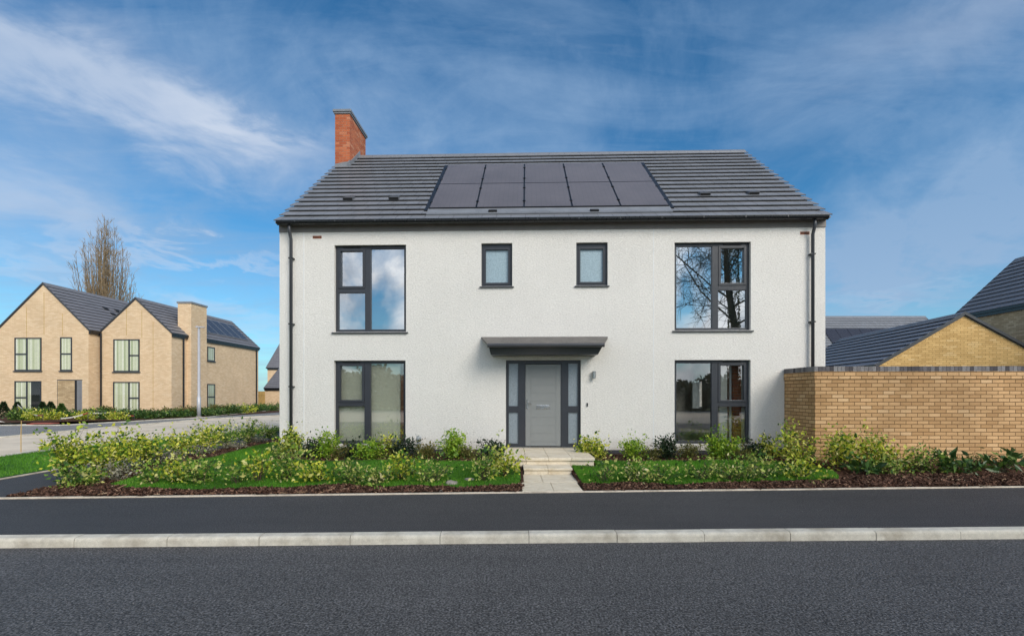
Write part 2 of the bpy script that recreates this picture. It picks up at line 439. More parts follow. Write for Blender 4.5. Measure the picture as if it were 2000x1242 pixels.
poly_sheet('reflector_ground', [(-90,-20.5,-.008),(90,-20.5,-.008),(90,-3.2,-.008),(-90,-3.2,-.008)], M['concrete'])  # unseen pale ground added to lighten the ground floor window reflections
mb = MB(); L = .955; prof = [(.0,-.05),(.0,.062),(.004,.078),(.014,.090),(.030,.097),(.125,.101),(.125,-.05)]
ang = math.atan(.0286); cx_, sx_ = math.cos(ang), math.sin(ang)
rk = random.Random(3)
for i in range(-26, 26):
    a0 = i*L + .187; a1 = a0 + L - .007
    dz = rk.uniform(-.003, .003); dn = rk.uniform(-.004, .004)
    P = lambda a, q: (a*cx_ - (q[0]+dn)*sx_, 5.196 + a*sx_ + (q[0]+dn)*cx_, q[1]+dz)
    for j in range(len(prof)-1):
        mb.face([P(a0,prof[j]), P(a1,prof[j]), P(a1,prof[j+1]), P(a0,prof[j+1])], 0)
    mb.face([P(a0,q) for q in prof]); mb.face([P(a1,q) for q in prof][::-1])
    mb.face([P(a1,(.004,-.05)), P(a1+.007,(.004,-.05)), P(a1+.007,(.004,.08)), P(a1,(.004,.08))], 1)
    mb.face([P(a1,(.004,.08)), P(a1+.007,(.004,.08)), P(a1+.007,(.125,.095)), P(a1,(.125,.095))], 1)
struct(mb.build('kerb', [M['kerb'], simple('kerb_joint', (.17,.15,.12), .9)]))

mb = MB()
xs = np.linspace(-60, 60, 41)
for a, b in zip(xs[:-1], xs[1:]):
    mb.face([(a, kerbY(a)+.124, .096), (b, kerbY(b)+.124, .096), (b, edgeY(b)+.01, .100), (a, edgeY(a)+.01, .100)])
struct(mb.build('pavement', M['pave']))
mb = MB()
xs = np.arange(-30, 30, .915)
for a in xs:
    b = a+.911; dz = rk.uniform(-.003, .003)
    mb.hexa([(a,edgeY(a),.0),(b,edgeY(b),.0),(b,edgeY(b)+.052,.0),(a,edgeY(a)+.052,.0),(a,edgeY(a),.118+dz),(b,edgeY(b),.118+dz),(b,edgeY(b)+.052,.118+dz),(a,edgeY(a)+.052,.118+dz)])
struct(mb.build('edging_strip', M['edging'], bevel=.004))

# left: footpath, verge, side road, far pavement
poly_sheet('footpath', [(-7.28,edgeY(-7.28)+.05,.106),(-7.28,18,.106),(-8.95,18,.106),(-8.85,edgeY(-8.85)+.05,.106)], M['pave'])
mb = MB()
mb.hexa([(-8.92,edgeY(-8.9)+.054,.0),(-8.86,edgeY(-8.86)+.054,.0),(-8.96,18,.0),(-9.02,18,.0),(-8.92,edgeY(-8.9)+.054,.122),(-8.86,edgeY(-8.86)+.054,.122),(-8.96,18,.122),(-9.02,18,.122)])
struct(mb.build('path_edging', M['edging']))
verge_l = [(-8.93,edgeY(-8.93)+.06),(-9.03,18),(-9.3,21),(-9.6,20.2),(-10.6,17.5),(-11.6,14.5),(-11.9,11.2),(-12.6,9.0),(-13.5,edgeY(-13.5)+.06)]
poly_sheet('verge_lawn', [(x,y,.13) for x, y in verge_l][::-1], M['lawn'])
V1 = [G(0,890),G(110,872),G(330,856),G(545,836),G(640,826)]; V2 = [G(640,806),G(545,810),G(400,817),G(200,834),G(0,852)]
side = [(-14.6,8.9,.10),(-12.6,9.0,.10)] + [(p.x,p.y,.10) for p in V1] + [(-8.5,60,.10),(-14.5,60,.10)] + [(p.x,p.y,.10) for p in V2] + [(-24,14,.10)]
poly_sheet('side_road', side, M['concrete'])
W1 = [G(-150,868),G(0,852),G(200,834),G(400,817),G(545,810),G(640,806)]; W2 = [G(640,790),G(545,799),G(400,814),G(300,819),G(120,829),G(0,829),G(-150,833)]
far = [(p.x,p.y,.106) for p in W1] + [(-14.5,60,.106),(-17,60,.106)] + [(p.x,p.y,.106) for p in W2]
far = [(-60,far[0][1],.106)] + far + [(-60,far[-1][1],.106)]
poly_sheet('far_carriageway', far, asphalt('worn_asphalt', (.27,.265,.26), 60, .2, .4))
mb = MB()
for pts in (V1, V2[::-1], W2):
    for p, q in zip(pts[:-1], pts[1:]):
        n = Vector((q-p)).normalized().cross(Vector((0,0,1)))*.06
        mb.hexa([(*(p-n).xy,.0),(*(q-n).xy,.0),(*(q+n).xy,.0),(*(p+n).xy,.0),(*(p-n).xy,.145),(*(q-n).xy,.145),(*(q+n).xy,.145),(*(p+n).xy,.145)])
struct(mb.build('side_road_kerb', M['kerb']))
# planting ground in front of the buff house
poly_sheet('planting_ground', [(-60,23.4,.13),(-24.5,23.4,.13),(-21,25.2,.13),(-18.4,28.5,.13),(-17.2,36,.13),(-16.6,60,.13),(-60,60,.13)], M['mulch'])

# ---- garden soil and lawns (height fields)
def lawn_left(x, y):
    if x > .13: return False
    e = y - edgeY(x)
    if e < .50 + .10*math.sin(x*1.7) + .05*math.sin(x*4.3+1): return False
    if x < -6.50 - .02*(y-8) + .09*math.sin(y*1.9) : return False
    if x > -5.15 and y > 9.95 + .08*math.sin(x*2.1) - .03*x*.3: return False
    if x <= -5.15 and y > 17: return False
    if x > -.25 and y > 9.3: return False
    if x < -6.1 and e < .75: return False
    return True
def lawn_right(x, y):
    if x < 1.16: return False
    e = y - edgeY(x)
    if e < .52 + .08*math.sin(x*1.5+.5) + .05*math.sin(x*3.9): return False
    if y > 9.92 + .07*math.sin(x*1.9): return False
    if x < 1.66 and y > 9.38: return False
    if x > 5.75 - .55*(y-8.9)**2*.6 + .1*math.sin(y*3): return False
    return True
def height_sheet(name, inside, x0, x1, y0, y1, st, dz, mat, hf=gh):
    idx = {}; V = []; Fc = []
    def vid(i, j):
        if (i,j) not in idx:
            x, y = x0+i*st, y0+j*st
            idx[(i,j)] = len(V); V.append((x, y, hf(x, y)+dz))
        return idx[(i,j)]
    for i in range(int((x1-x0)/st)):
        for j in range(int((y1-y0)/st)):
            if inside(x0+(i+.5)*st, y0+(j+.5)*st):
                Fc.append((vid(i,j), vid(i+1,j), vid(i+1,j+1), vid(i,j+1)))
    return struct(np_mesh(name, np.array(V), np.array(Fc), mat, smooth=True))
def facadeY(x): return 11.13 - .0297*x
def soil(x, y):
    if y < edgeY(x)+.05: return False
    if x < -7.27 - .0*y: return False
    if x < -5.2: return y < 17.5
    if .16 < x < 1.12 and y < 9.45: return False
    return y < facadeY(x)+.2
height_sheet('garden_soil', soil, -7.3, 15, 6.8, 17.6, .1, 0, M['mulch'], lambda x, y: gh(x, y) + .02*math.sin(x*23+y*17)*math.sin(y*29-x*7))
height_sheet('lawn', lawn_left, -7, .3, 7.3, 17.1, .05, .022, M['lawn'])
height_sheet('lawn', lawn_right, 1.1, 6.2, 7.3, 10.2, .05, .022, M['lawn'])

rng = np.random.default_rng(5)
def blades(n, inside, x0, x1, y0, y1, hf, h=(.025,.055), w=.007):
    P = []
    while len(P) < n:
        x = rng.uniform(x0, x1, 4096); y = rng.uniform(y0, y1, 4096)
        P += [(a, b, hf(a, b)) for a, b in zip(x, y) if inside(a, b)]
    return np.array(P[:n])
def pip(poly):
    def f(x, y):
        c = False; n = len(poly)
        for i in range(n):
            (xa, ya), (xb, yb) = poly[i], poly[i-1]
            if (ya > y) != (yb > y) and x < (xb-xa)*(y-ya)/(yb-ya)+xa: c = not c
        return c
    return f
vp = pip([(x,y) for x,y in verge_l])
P = np.vstack([blades(52000, lawn_left, -7, .2, 7.4, 14.5, lambda x,y: gh(x,y)+.015),
               blades(40000, lawn_right, 1.1, 6.2, 7.5, 10.2, lambda x,y: gh(x,y)+.015),
               blades(30000, vp, -13.5, -8.9, 6.6, 20, lambda x,y: .128)])
n = len(P); a = rng.uniform(0, 2*np.pi, n); hgt = rng.uniform(.022, .052, n); wd = rng.uniform(.004,.009, n)
lean = rng.normal(0, .35, (n,2))*hgt[:,None]
dx = np.stack([np.cos(a)*wd, np.sin(a)*wd, np.zeros(n)], 1)
tip = P + np.concatenate([lean, hgt[:,None]], 1)
V = np.stack([P-dx, P+dx, tip], 1).reshape(-1,3)
gr = np_mesh('grass', V, np.arange(3*n).reshape(n,3), M['l_blade'], tint=np.clip(rng.beta(2,2.2,n)*.6 + .2 + .28*np.sin(P[:,0]*1.9+1.3*np.sin(P[:,1]*1.1))*np.sin(P[:,1]*2.3+P[:,0]*.7),0,1))
tag(gr, 'short bright green grass of the lawns and verge', 'grass', kind='stuff')

# bark chips
def bedfree(x, y):
    if not soil(x, y): return False
    if lawn_left(x, y) or lawn_right(x, y): return False
    if y > facadeY(x)-.05 and x > -5.4: return False
    if -.16 < x < 1.61 and y > 9.4: return False
    return True
P = np.vstack([blades(26000, lambda x,y: bedfree(x,y) and y < edgeY(x)+.85, -7.3, 12, 6.9, 9, gh),
               blades(14000, bedfree, -7.3, 12, 6.9, 14, gh)])
n = len(P); a = rng.uniform(0, 2*np.pi, n); ln_ = rng.uniform(.009,.028, n)*np.where(rng.random(n)<.05, 1.8, 1); w_ = rng.uniform(.004,.011, n)
ex = np.stack([np.cos(a), np.sin(a), rng.normal(0,.45,n)],1)*ln_[:,None]; ey = np.stack([-np.sin(a), np.cos(a), rng.normal(0,.5,n)],1)*w_[:,None]
stick = rng.random(n) < .012; ex[stick] *= 3.2; ex[stick,2] = np.abs(ex[stick,2])*.3; ey[stick] *= .45
P[:,2] += rng.uniform(.004,.03,n)
up = np.array([0,0,.006])
V = np.stack([P-ex-ey, P+ex-ey, P+ex*.9+ey+up, P-ex*.8+ey+up],1).reshape(-1,3)
ch = np_mesh('bark_chips', V, np.arange(4*n).reshape(n,4), M['chips'], tint=np.where(stick, rng.uniform(.92,1,n), rng.beta(1.6,2.4,n)**np.where(rng.random(n)<.05,.15,1)))
tag(ch, 'brown bark chip mulch strewn over the planting beds', 'mulch', kind='stuff')

# path and steps
mb = MB()
def pslab(x0,x1,y0,y1,z0,z1):
    mb.hexa([(x0,y0,z0-.1),(x1,y0,z0-.1),(x1,y1,z1-.1),(x0,y1,z1-.1),(x0,y0,z0),(x1,y0,z0),(x1,y1,z1),(x0,y1,z1)])
e0 = 7.36
pslab(.155,.640,e0,8.14,.122,.112); pslab(.646,1.085,e0+.02,8.14,.122,.112)
pslab(.165,.520,8.146,8.955,.112,.100); pslab(.526,1.115,8.146,8.955,.113,.100)
struct(mb.build('garden_path', M['slab'], bevel=.006))
root = thing('entrance_steps', 'pale sandstone slab steps and landing in front of the grey door', 'steps', (0,0,0))
mb = MB(); mb.box(-.15,.275,9.46,11.11,.10,.290); mb.box(.28,1.15,9.46,11.11,.10,.290); mb.box(1.155,1.60,9.46,11.11,.10,.290)
mb.build('landing_riser', M['slab'], root, bevel=.004)
mb = MB()
for x0,x1 in ((-.165,.262),(.268,.712),(.718,1.165),(1.171,1.615)):
    mb.box(x0,x1,9.42,10.25,.290,.344); mb.box(x0,x1,10.257,11.12,.290,.343)
mb.build('landing', M['slab'], root, bevel=.006)
mb = MB(); mb.box(.225,.67,8.97,9.455,.05,.178); mb.box(.674,1.105,8.97,9.455,.05,.178); mb.build('step_riser', M['slab'], root, bevel=.004)
mb = MB(); mb.box(.215,.665,8.94,9.458,.178,.217); mb.box(.670,1.12,8.94,9.458,.178,.217); mb.build('step', M['slab'], root, bevel=.006)

# ------------------------------------------------------------------ roof tiling
def tiles(mb, P0, along, up, length, slope, gauge, m=0, thick=.020, lift=.060):
    """stepped courses of flat tiles: P0 eave corner on the roof plane, along/up unit vectors"""
    P0, A, U = Vector(P0), Vector(along).normalized(), Vector(up).normalized()
    N = A.cross(U).normalized()
    if N.z < 0: N = -N
    nrow = max(1, round(slope/gauge)); g = slope/nrow
    for k in range(nrow):
        s0 = k*g; s1 = min(s0+g+.05, slope); off = (k % 2)*.165 + k*10
        q = lambda a, s, n: P0 + A*a + U*s + N*n
        l0, l1, ht, hb = 0, length, lift, lift-thick
        sl = s1-s0
        hu = lift - (lift-.006)*sl/(g+.05)
        mb.face([q(l0,s0,ht), q(l1,s0,ht), q(l1,s1,hu), q(l0,s1,hu)], m, [(off,.1+k),(off+length,.1+k),(off+length,.9+k),(off,.9+k)])
        mb.face([q(l0,s0,hb), q(l0,s1,hu-thick), q(l1,s1,hu-thick), q(l1,s0,hb)], m, [(.1,.5)]*4)
        mb.face([q(l0,s0,hb), q(l1,s0,hb), q(l1,s0,ht), q(l0,s0,ht)], m, [(off,.5+k),(off+length,.5+k),(off+length,.5+k),(off,.5+k)])
        for a in (l0, l1):
            mb.face([q(a,s0,hb), q(a,s0,ht), q(a,s1,hu), q(a,s1,hu-thick)], m, [(.1,.5)]*4)
def deck(mb, P0, along, up, length, slope, m=0, th=.06, ins=.03):
    P0, A, U = Vector(P0), Vector(along).normalized(), Vector(up).normalized()
    N = A.cross(U).normalized()
    if N.z < 0: N = -N
    q = lambda a, s, n: P0 + A*a + U*s + N*n
    mb.hexa([q(ins,ins,-th-.018),q(length-ins,ins,-th-.018),q(length-ins,slope,-th-.018),q(ins,slope,-th-.018),q(ins,ins,-.018),q(length-ins,ins,-.018),q(length-ins,slope,-.018),q(ins,slope,-.018)], m)
def ridge(mb, P0, along, length, run, m=0, seg=.45):
    P0, A = Vector(P0), Vector(along).normalized(); S = A.cross(Vector((0,0,1)))
    n = max(1, int(length/seg)); L = length/n
    for i in range(n):
        a = P0 + A*(i*L); b = a + A*(L-.006); w, d = .13, .13*run
        for sgn in (-1, 1):
            lo = S*(sgn*w) - Vector((0,0,d)); t0 = Vector((0,0,.035)); t1 = Vector((0,0,.0))
            mb.face([a+t0, b+t0, b+lo+t0, a+lo+t0], m, [(.1,.5)]*4)
            mb.face([a+lo+t0, b+lo+t0, b+lo+t1, a+lo+t1], m, [(.1,.5)]*4)
            for e in (a, b): mb.face([e+t0, e+lo+t0, e+lo+t1, e-Vector((0,0,.0))], m, [(.1,.5)]*4)

def wall_panel(mb, fmap, a0, a1, z0, z1, openings, th, m=0, mi=1, mr=None):
    """wall with real openings; fmap(a, t, z) -> point, t = 0 outside, th inside; openings (a0,a1,z0,z1)"""
    if mr is None: mr = m
    As = sorted({a0, a1, *[o[i] for o in openings for i in (0,1)]}); Zs = sorted({z0, z1, *[o[i] for o in openings for i in (2,3)]})
    for i in range(len(As)-1):
        for j in range(len(Zs)-1):
            ca, cz = (As[i]+As[i+1])/2, (Zs[j]+Zs[j+1])/2
            if any(o[0] < ca < o[1] and o[2] < cz < o[3] for o in openings): continue
            c = [(As[i],Zs[j]),(As[i+1],Zs[j]),(As[i+1],Zs[j+1]),(As[i],Zs[j+1])]
            mb.face([fmap(a,0,z) for a,z in c], m); mb.face([fmap(a,th,z) for a,z in c][::-1], mi)
    for o in openings:
        for (p, q) in (((o[0],o[2]),(o[0],o[3])),((o[1],o[2]),(o[1],o[3])),((o[0],o[2]),(o[1],o[2])),((o[0],o[3]),(o[1],o[3]))):
            mb.face([fmap(p[0],0,p[1]), fmap(q[0],0,q[1]), fmap(q[0],th,q[1]), fmap(p[0],th,p[1])], mr)
    for a in (a0, a1): mb.face([fmap(a,0,z0), fmap(a,th,z0), fmap(a,th,z1), fmap(a,0,z1)], m)
    mb.face([fmap(a0,0,z1), fmap(a1,0,z1), fmap(a1,th,z1), fmap(a0,th,z1)], m)

# ------------------------------------------------------------------ the white house
TH = R(1.7); ST, CT = math.sin(TH), math.cos(TH); HO = 11.13
def hp(px, py, d=0):
    a, b = (px-CX)/F, (HY-py)/F
    t = (d + HO*CT)/(a*ST + CT)
    return t*(a*CT - ST) + HO*ST, EYE + b*t
def hx(px, d=0): return hp(px, 500, d)[0]
def hz(px, py, d=0): return hp(px, py, d)[1]
def roof_hit(px, py, n=.0):
    a, b = (px-CX)/F, (HY-py)/F
    rise, run = RZ1-RZ0, RY1-RY0
    # local ray: y = t*(a ST + CT) - HO CT ; z = EYE + b t ; plane z = RZ0 + (y-RY0)*rise/run + n'
    k = rise/run; nn = n*math.sqrt(1+k*k)
    t = (RZ0 + nn + (-HO*CT - RY0)*k - EYE)/(b - k*(a*ST+CT))
    return Vector((t*(a*CT - ST)+HO*ST, t*(a*ST+CT) - HO*CT, EYE + b*t))
H = thing('white_house', 'white rendered two-storey house with dark grey windows, slate-grey roof and solar panels', 'house', (0,HO,0), -TH)
UL, UR, HD = hx(546), hx(1612), 8.3
WT = 5.36; GP = .30
RY0, RZ0, RY1, RZ1 = -.17, 5.52, 4.15, 9.11
K = (RZ1-RZ0)/(RY1-RY0)
wins = {}
def wr(x0, x1, y0, y1):
    cx = (x0+x1)/2; return (hx(x0), hx(x1), hz(cx, y1), hz(cx, y0))
wins['ul'] = wr(653,793,478.5,648); wins['ur'] = wr(1317.5,1466.5,473,645); wins['ll'] = wr(652.5,792,704,867); wins['lr'] = wr(1317.5,1466,703,867)
wins['s1'] = wr(940,1000.5,475,559); wins['s2'] = wr(1125.5,1187,473.5,557.5)
dr = (hx(988), hx(1134.5), .345, hz(1061,703))
ops = list(wins.values()) + [dr]
mb = MB()
wall_panel(mb, lambda a,t,z: (a,t,z), UL, UR, GP, WT, ops, .30)
wall_panel(mb, lambda a,t,z: (a,HD-t,z), UL, UR, GP, WT, [], .30)
sideop = [(3.2,4.9,.36,2.35),(6.85,7.55,1.0,2.1)]
wall_panel(mb, lambda a,t,z: (UR-t,a,z), .301, HD-.301, GP, WT, sideop, .30)
wall_panel(mb, lambda a,t,z: (UL+t,a,z), .301, HD-.301, GP, WT, [], .30)
for x, s in ((UL, 1), (UR, -1)):
    mb.prism([(x,0.0,WT+.001),(x,HD,WT+.001),(x,HD/2,WT+.001+K*HD/2-.0)], (s*.3,0,0))
mb.build('wall', [M['render'], M['plaster']], H)
mb = MB(); mb.box(UL+.012,UR-.012,.012,HD-.012,-.1,GP); mb.build('plinth', M['plinth'], H)
for px in (593.5, 1276.5):
    mb = MB(); x = hx(px); mb.box(x-.009,x+.009,-.004,.02,GP+.01,WT-.02); mb.build('render_bead', M['bead'], H)
# rooms
mb = MB()
mb.box(UL+.301,UR-.301,.301,HD-.301,.301,.345, 1)
mb.box(UL+.301,UR-.301,.301,HD-.301,2.72,2.98, 0)
mb.box(UL+.301,UR-.301,.301,HD-.301,5.15,5.30, 0)
for x in (hx(850)+.5, 3.15): 
    mb.box(x,x+.1,.302,HD-.302,.346,2.719, 0)
for x in (-1.5, .55, 1.9, 3.2): mb.box(x,x+.1,.302,HD-.302,2.981,5.149, 0)
mb.box(UL+.302, hx(850)+.49, 1.15, 1.25, .346, 2.719, 0)  # room wall brought close behind the window so it catches more light
mb.box(UL+.302, UR-.302, 3.4, 3.5, 2.982, 5.148, 0)
mb.build('interior', [M['plaster'], M['carpet']], H)
mb = MB(); mb.box(3.3,4.75,5.6,6.3,.347,2.3); mb.box(3.3,4.6,4.9,5.5,.347,1.2); mb.build('kitchen_units', M['kitchen'], H)
mb = MB(); mb.box(3.29,4.63,4.86,5.53,1.201,1.24); mb.build('worktop', M['plaster'], H)
mb = MB(); mb.box(hx(779.5),hx(792),.160,.190,.36,2.62); mb.build('curtain', M['wood'], H)
mb = MB(); mb.box(hx(655,.2), hx(782,.2), .200, .206, .36, 2.62)
mb.build('pale_panel', M['pale_panel2'], H)  # pale panel added behind the glass to brighten the lower left window
mb = MB(); mb.box(hx(1431,.5), hx(1449,.5), .5, .8, .347, 2.25); mb.build('brick_standin', M['red'], H)  # brick strip added indoors for the outside wall, set near the glass for daylight
mb = MB(); mb.box(hx(1405,.4), hx(1420,.4), .4, .46, .347, 2.715); mb.box(hx(1450,.4), hx(1464,.4), .4, .46, .347, 2.715); mb.build('partition', M['plaster'], H)  # white wall strips set close behind the glass so they look brighter
mb = MB(); mb.box(hx(1425,.45), hx(1428.5,.45), .45, .5, .347, 2.40); mb.build('door_post', M['bead'], H)
mb = MB(); mb.box(hx(1353,.9), hx(1366,.9), .9, .96, hz(1360,797,.9), hz(1360,742,.9)); mb.build('white_panel', M['bead'], H)
for (y0,y1,z0,z1) in sideop:
    mb = MB(); x = UR-.15
    mb.box(x-.03,x+.03,y0,y0+.07,z0,z1); mb.box(x-.03,x+.03,y1-.07,y1,z0,z1); mb.box(x-.03,x+.03,y0+.07,y1-.07,z1-.07,z1); mb.box(x-.03,x+.03,y0+.07,y1-.07,z0,z0+.07)
    if y1-y0 > 1: mb.box(x-.03,x+.03,(y0+y1)/2-.04,(y0+y1)/2+.04,z0+.07,z1-.07)
    w = mb.build('side_window', M['bead'], H)
    mb = MB(); mb.face([(x,y0+.07,z0+.07),(x,y1-.07,z0+.07),(x,y1-.07,z1-.07),(x,y0+.07,z1-.07)]); mb.build('pane', M['glassfar'], w)

def big_window(key, mull, side, trans, low):
    x0,x1,z0,z1 = wins[key]; yf, yb, yp = .085, .155, .125; fr = .062
    x0 += .004; x1 -= .004; z1 -= .004; z0 += .004
    mA, mB_ = hx(mull[0]), hx(mull[1]); tz = hz((x0+x1)/2 and (mull[0]+mull[1])/2, trans[1]), hz((mull[0]+mull[1])/2, trans[0])
    mb = MB()
    mb.box(x0,x0+fr,yf,yb,z0,z1); mb.box(x1-fr,x1,yf,yb,z0,z1); mb.box(mA,mB_,yf-.004,yb,z0+fr,z1-fr)
    mb.box(x0+fr,x1-fr,yf,yb,z1-fr,z1); mb.box(x0+fr,x1-fr,yf,yb,z0,z0+fr)
    ca, cb = (x0+fr, mA) if side == 'L' else (mB_, x1-fr)
    mb.box(ca,cb,yf-.002,yb,tz[0],tz[1])
    w = mb.build('window', M['grey'], H, bevel=.004)
    g = M['glasslow'] if low else M['glass']
    pa, pb = (mB_, x1-fr) if side == 'L' else (x0+fr, mA)
    for (a,b,c,d) in ((pa,pb,z0+fr,z1-fr),(ca,cb,z0+fr,tz[0]),(ca+.05,cb-.05,tz[1]+.05,z1-fr-.05)):
        m2 = MB(); m2.face([(a,yp,c),(b,yp,c),(b,yp,d),(a,yp,d)]); m2.build('pane', g, w)
    m2 = MB(); a,b,c,d = ca+.002,cb-.002,tz[1]+.002,z1-fr-.002; s = .052
    m2.box(a,a+s,yf-.016,yb-.01,c,d); m2.box(b-s,b,yf-.016,yb-.01,c,d); m2.box(a+s,b-s,yf-.016,yb-.01,d-s,d); m2.box(a+s,b-s,yf-.016,yb-.01,c,c+s)
    m2.build('sash', M['grey'], w, bevel=.004)
    cm = (ca+cb)/2; m2 = MB(); m2.box(cm-.2,cm+.2,yf-.020,yf-.001,z1-.045,z1-.018); m2.build('trickle_vent', M['blackm'], w)
    m2 = MB(); m2.box(x0-.0+.004,x1-.004,yf-.03,yf-.0,z1-.012,z1+.002); m2.build('head_trim', M['black'], w)
    if not low:
        m2 = MB(); m2.hexa([(x0-.055,-.045,z0-.045),(x1+.055,-.045,z0-.045),(x1+.055,.084,z0-.036),(x0-.055,.084,z0-.036),(x0-.055,-.045,z0-.016),(x1+.055,-.045,z0-.016),(x1+.055,.084,z0-.002),(x0-.055,.084,z0-.002)])
        m2.build('sill', M['grey2'], w, bevel=.003)
    return w
big_window('ul', (710.5,722), 'L', (562,570.5), False)
big_window('ur', (1393.5,1405.5), 'R', (556,565.5), False)
big_window('ll', (709.5,721.5), 'L', (785.5,793.5), True)
big_window('lr', (1392.5,1405), 'R', (785.5,794), True)
for key in ('s1', 's2'):
    x0,x1,z0,z1 = wins[key]; x0 += .004; x1 -= .004; z1 -= .004; z0 += .004; yf, yb = .08, .155
    mb = MB(); fr = .05
    mb.box(x0,x0+fr,yf,yb,z0,z1); mb.box(x1-fr,x1,yf,yb,z0,z1); mb.box(x0+fr,x1-fr,yf,yb,z1-.085,z1); mb.box(x0+fr,x1-fr,yf,yb,z0,z0+fr)
    w = mb.build('window', M['grey'], H, bevel=.004)
    m2 = MB(); a,b,c,d = x0+fr+.002,x1-fr-.002,z0+fr+.002,z1-.087; s = .042
    m2.box(a,a+s,yf-.014,yb-.01,c,d); m2.box(b-s,b,yf-.014,yb-.01,c,d); m2.box(a+s,b-s,yf-.014,yb-.01,d-s,d); m2.box(a+s,b-s,yf-.014,yb-.01,c,c+s)
    m2.build('sash', M['grey'], w, bevel=.004)
    m2 = MB(); m2.box(a+s,b-s,.12,.13,c+s,d-s); m2.build('pane', M['frost'], w)
    m2 = MB(); m2.hexa([(x0-.04,-.045,z0-.040),(x1+.04,-.045,z0-.040),(x1+.04,.079,z0-.034),(x0-.04,.079,z0-.034),(x0-.04,-.045,z0-.016),(x1+.04,-.045,z0-.016),(x1+.04,.079,z0-.002),(x0-.04,.079,z0-.002)])
    m2.build('sill', M['grey2'], w, bevel=.003)

# front door with side lights
x0,x1,z0,z1 = dr; x0 += .004; x1 -= .004; z1 -= .004; z0 += .004
L0, L1 = hx(1026), hx(1096.5); yf, yb = .07, .15
gl = [(hx(993.5),hx(1012),hz(1002,793),hz(1002,709.5)),(hx(993.5),hx(1012),hz(1002,866.5),hz(1002,805.5)),(hx(1110.5),hx(1129),hz(1119,793),hz(1119,709.5)),(hx(1110.5),hx(1129),hz(1119,866.5),hz(1119,805.5))]
mb = MB()
for a,b in ((x0,L0),(L1,x1)):
    wall_panel(mb, lambda a_,t,z: (a_,yf+t,z), a, b, z0, z1, [g for g in gl if a < g[0] < b], .08, 0, 0)
mb.box(L0+.001,L1-.001,yf,yb,hz(1061,710),z1)
D = mb.build('door_frame', M['grey'], H)
for g in gl:
    m2 = MB(); m2.box(g[0],g[1],.10,.112,g[2],g[3]); m2.build('sidelight_pane', M['frost2'], D)
m2 = MB(); m2.box(x0+.0,x1-.0,-.02,.069,.346,.362); m2.build('threshold', M['steel'], D)
lz0, lz1 = .375, hz(1061,711)
mb = MB(); yl = .092
zc = [lz0, lz0+.10] + [lz0+.10+(lz1-lz0-.2)*i/9 for i in range(1,9)] + [lz1-.10, lz1]
xp = (hx(1037), hx(1086))
mb.box(L0+.004, xp[0]-.004, yl, yb-.005, lz0, lz1); mb.box(xp[1]+.004, L1-.004, yl, yb-.005, lz0, lz1)
mb.box(xp[0]-.004, xp[1]+.004, yl+.012, yb-.006, lz0, lz1)
for a,b in zip(zc[:-1], zc[1:]): mb.box(xp[0], xp[1], yl+.001, yl+.012, a+.0015, b-.0015)
DL = mb.build('front_door', M['door'], H)
mb = MB(); hxm = hx(1030); zh = hz(1030,788)
mb.box(hxm-.016,hxm+.016,yl-.008,yl,zh-.13,zh+.10); mb.tube([(hxm,yl-.005,zh),(hxm,yl-.05,zh),(hxm+.012,yl-.055,zh),(hxm+.10,yl-.055,zh)], .010, 8)
mb.tube([(hxm,yl-.001,zh-.09),(hxm,yl-.018,zh-.09)], .013, 10)
mb.build('handle', M['chrome'], DL)
mb = MB(); a,b,c,d = hx(1047.5),hx(1074.5),hz(1061,799.5),hz(1061,791)
mb.box(a,b,yl-.008,yl,c,d); mb.box(a+.02,b-.02,yl-.016,yl-.008,c+.018,d-.012); mb.build('letterbox', M['chrome'], DL, bevel=.003)
# canopy
cb = [hp(940,658), hp(1187,658)]
mb = MB(); d1 = -.62
xa, za = hp(952.5,671.5,d1); xb, _ = hp(1180,671.5,d1); x0c, x1c = cb[0][0], cb[1][0]; zt = cb[0][1]
xg0, zg = hp(958.5,692.5,-.50); xg1, _ = hp(1168,692.5,-.50)
mb.face([(x0c,0,zt),(x1c,0,zt),(xb,d1,za),(xa,d1,za)]); mb.face([(x0c,0,zt-.05),(xa,d1,za-.03),(xb,d1,za-.03),(x1c,0,zt-.05)])
mb.face([(x0c,0,zt),(xa,d1,za),(xa,d1,za-.03),(x0c,0,zt-.05)]); mb.face([(x1c,0,zt),(xb,d1,za),(xb,d1,za-.03),(x1c,0,zt-.05)]); mb.face([(xa,d1,za),(xb,d1,za),(xb,d1,za-.03),(xa,d1,za-.03)])
CN = mb.build('door_canopy', simple('canopy_top', (.115,.104,.095), .5, 0, .25, 4), H)
mb = MB(); n = 18
mb.hexa([(xg0,0,zg),(xg0,-.50,zg),(xg1,-.50,zg),(xg1,0,zg),(xg0-.05,0,za-.035),(xa+.02,d1+.03,za-.035),(xb-.02,d1+.03,za-.035),(xg1+.05,0,za-.035)])
mb.build('canopy_fascia', M['grey2'], CN)
mb = MB(); mb.tube([(xa-.0,d1-.035,za-.035),(xb+.0,d1-.035,za-.035)], .045, 12); mb.build('canopy_gutter', M['grey2'], CN, smooth=False)
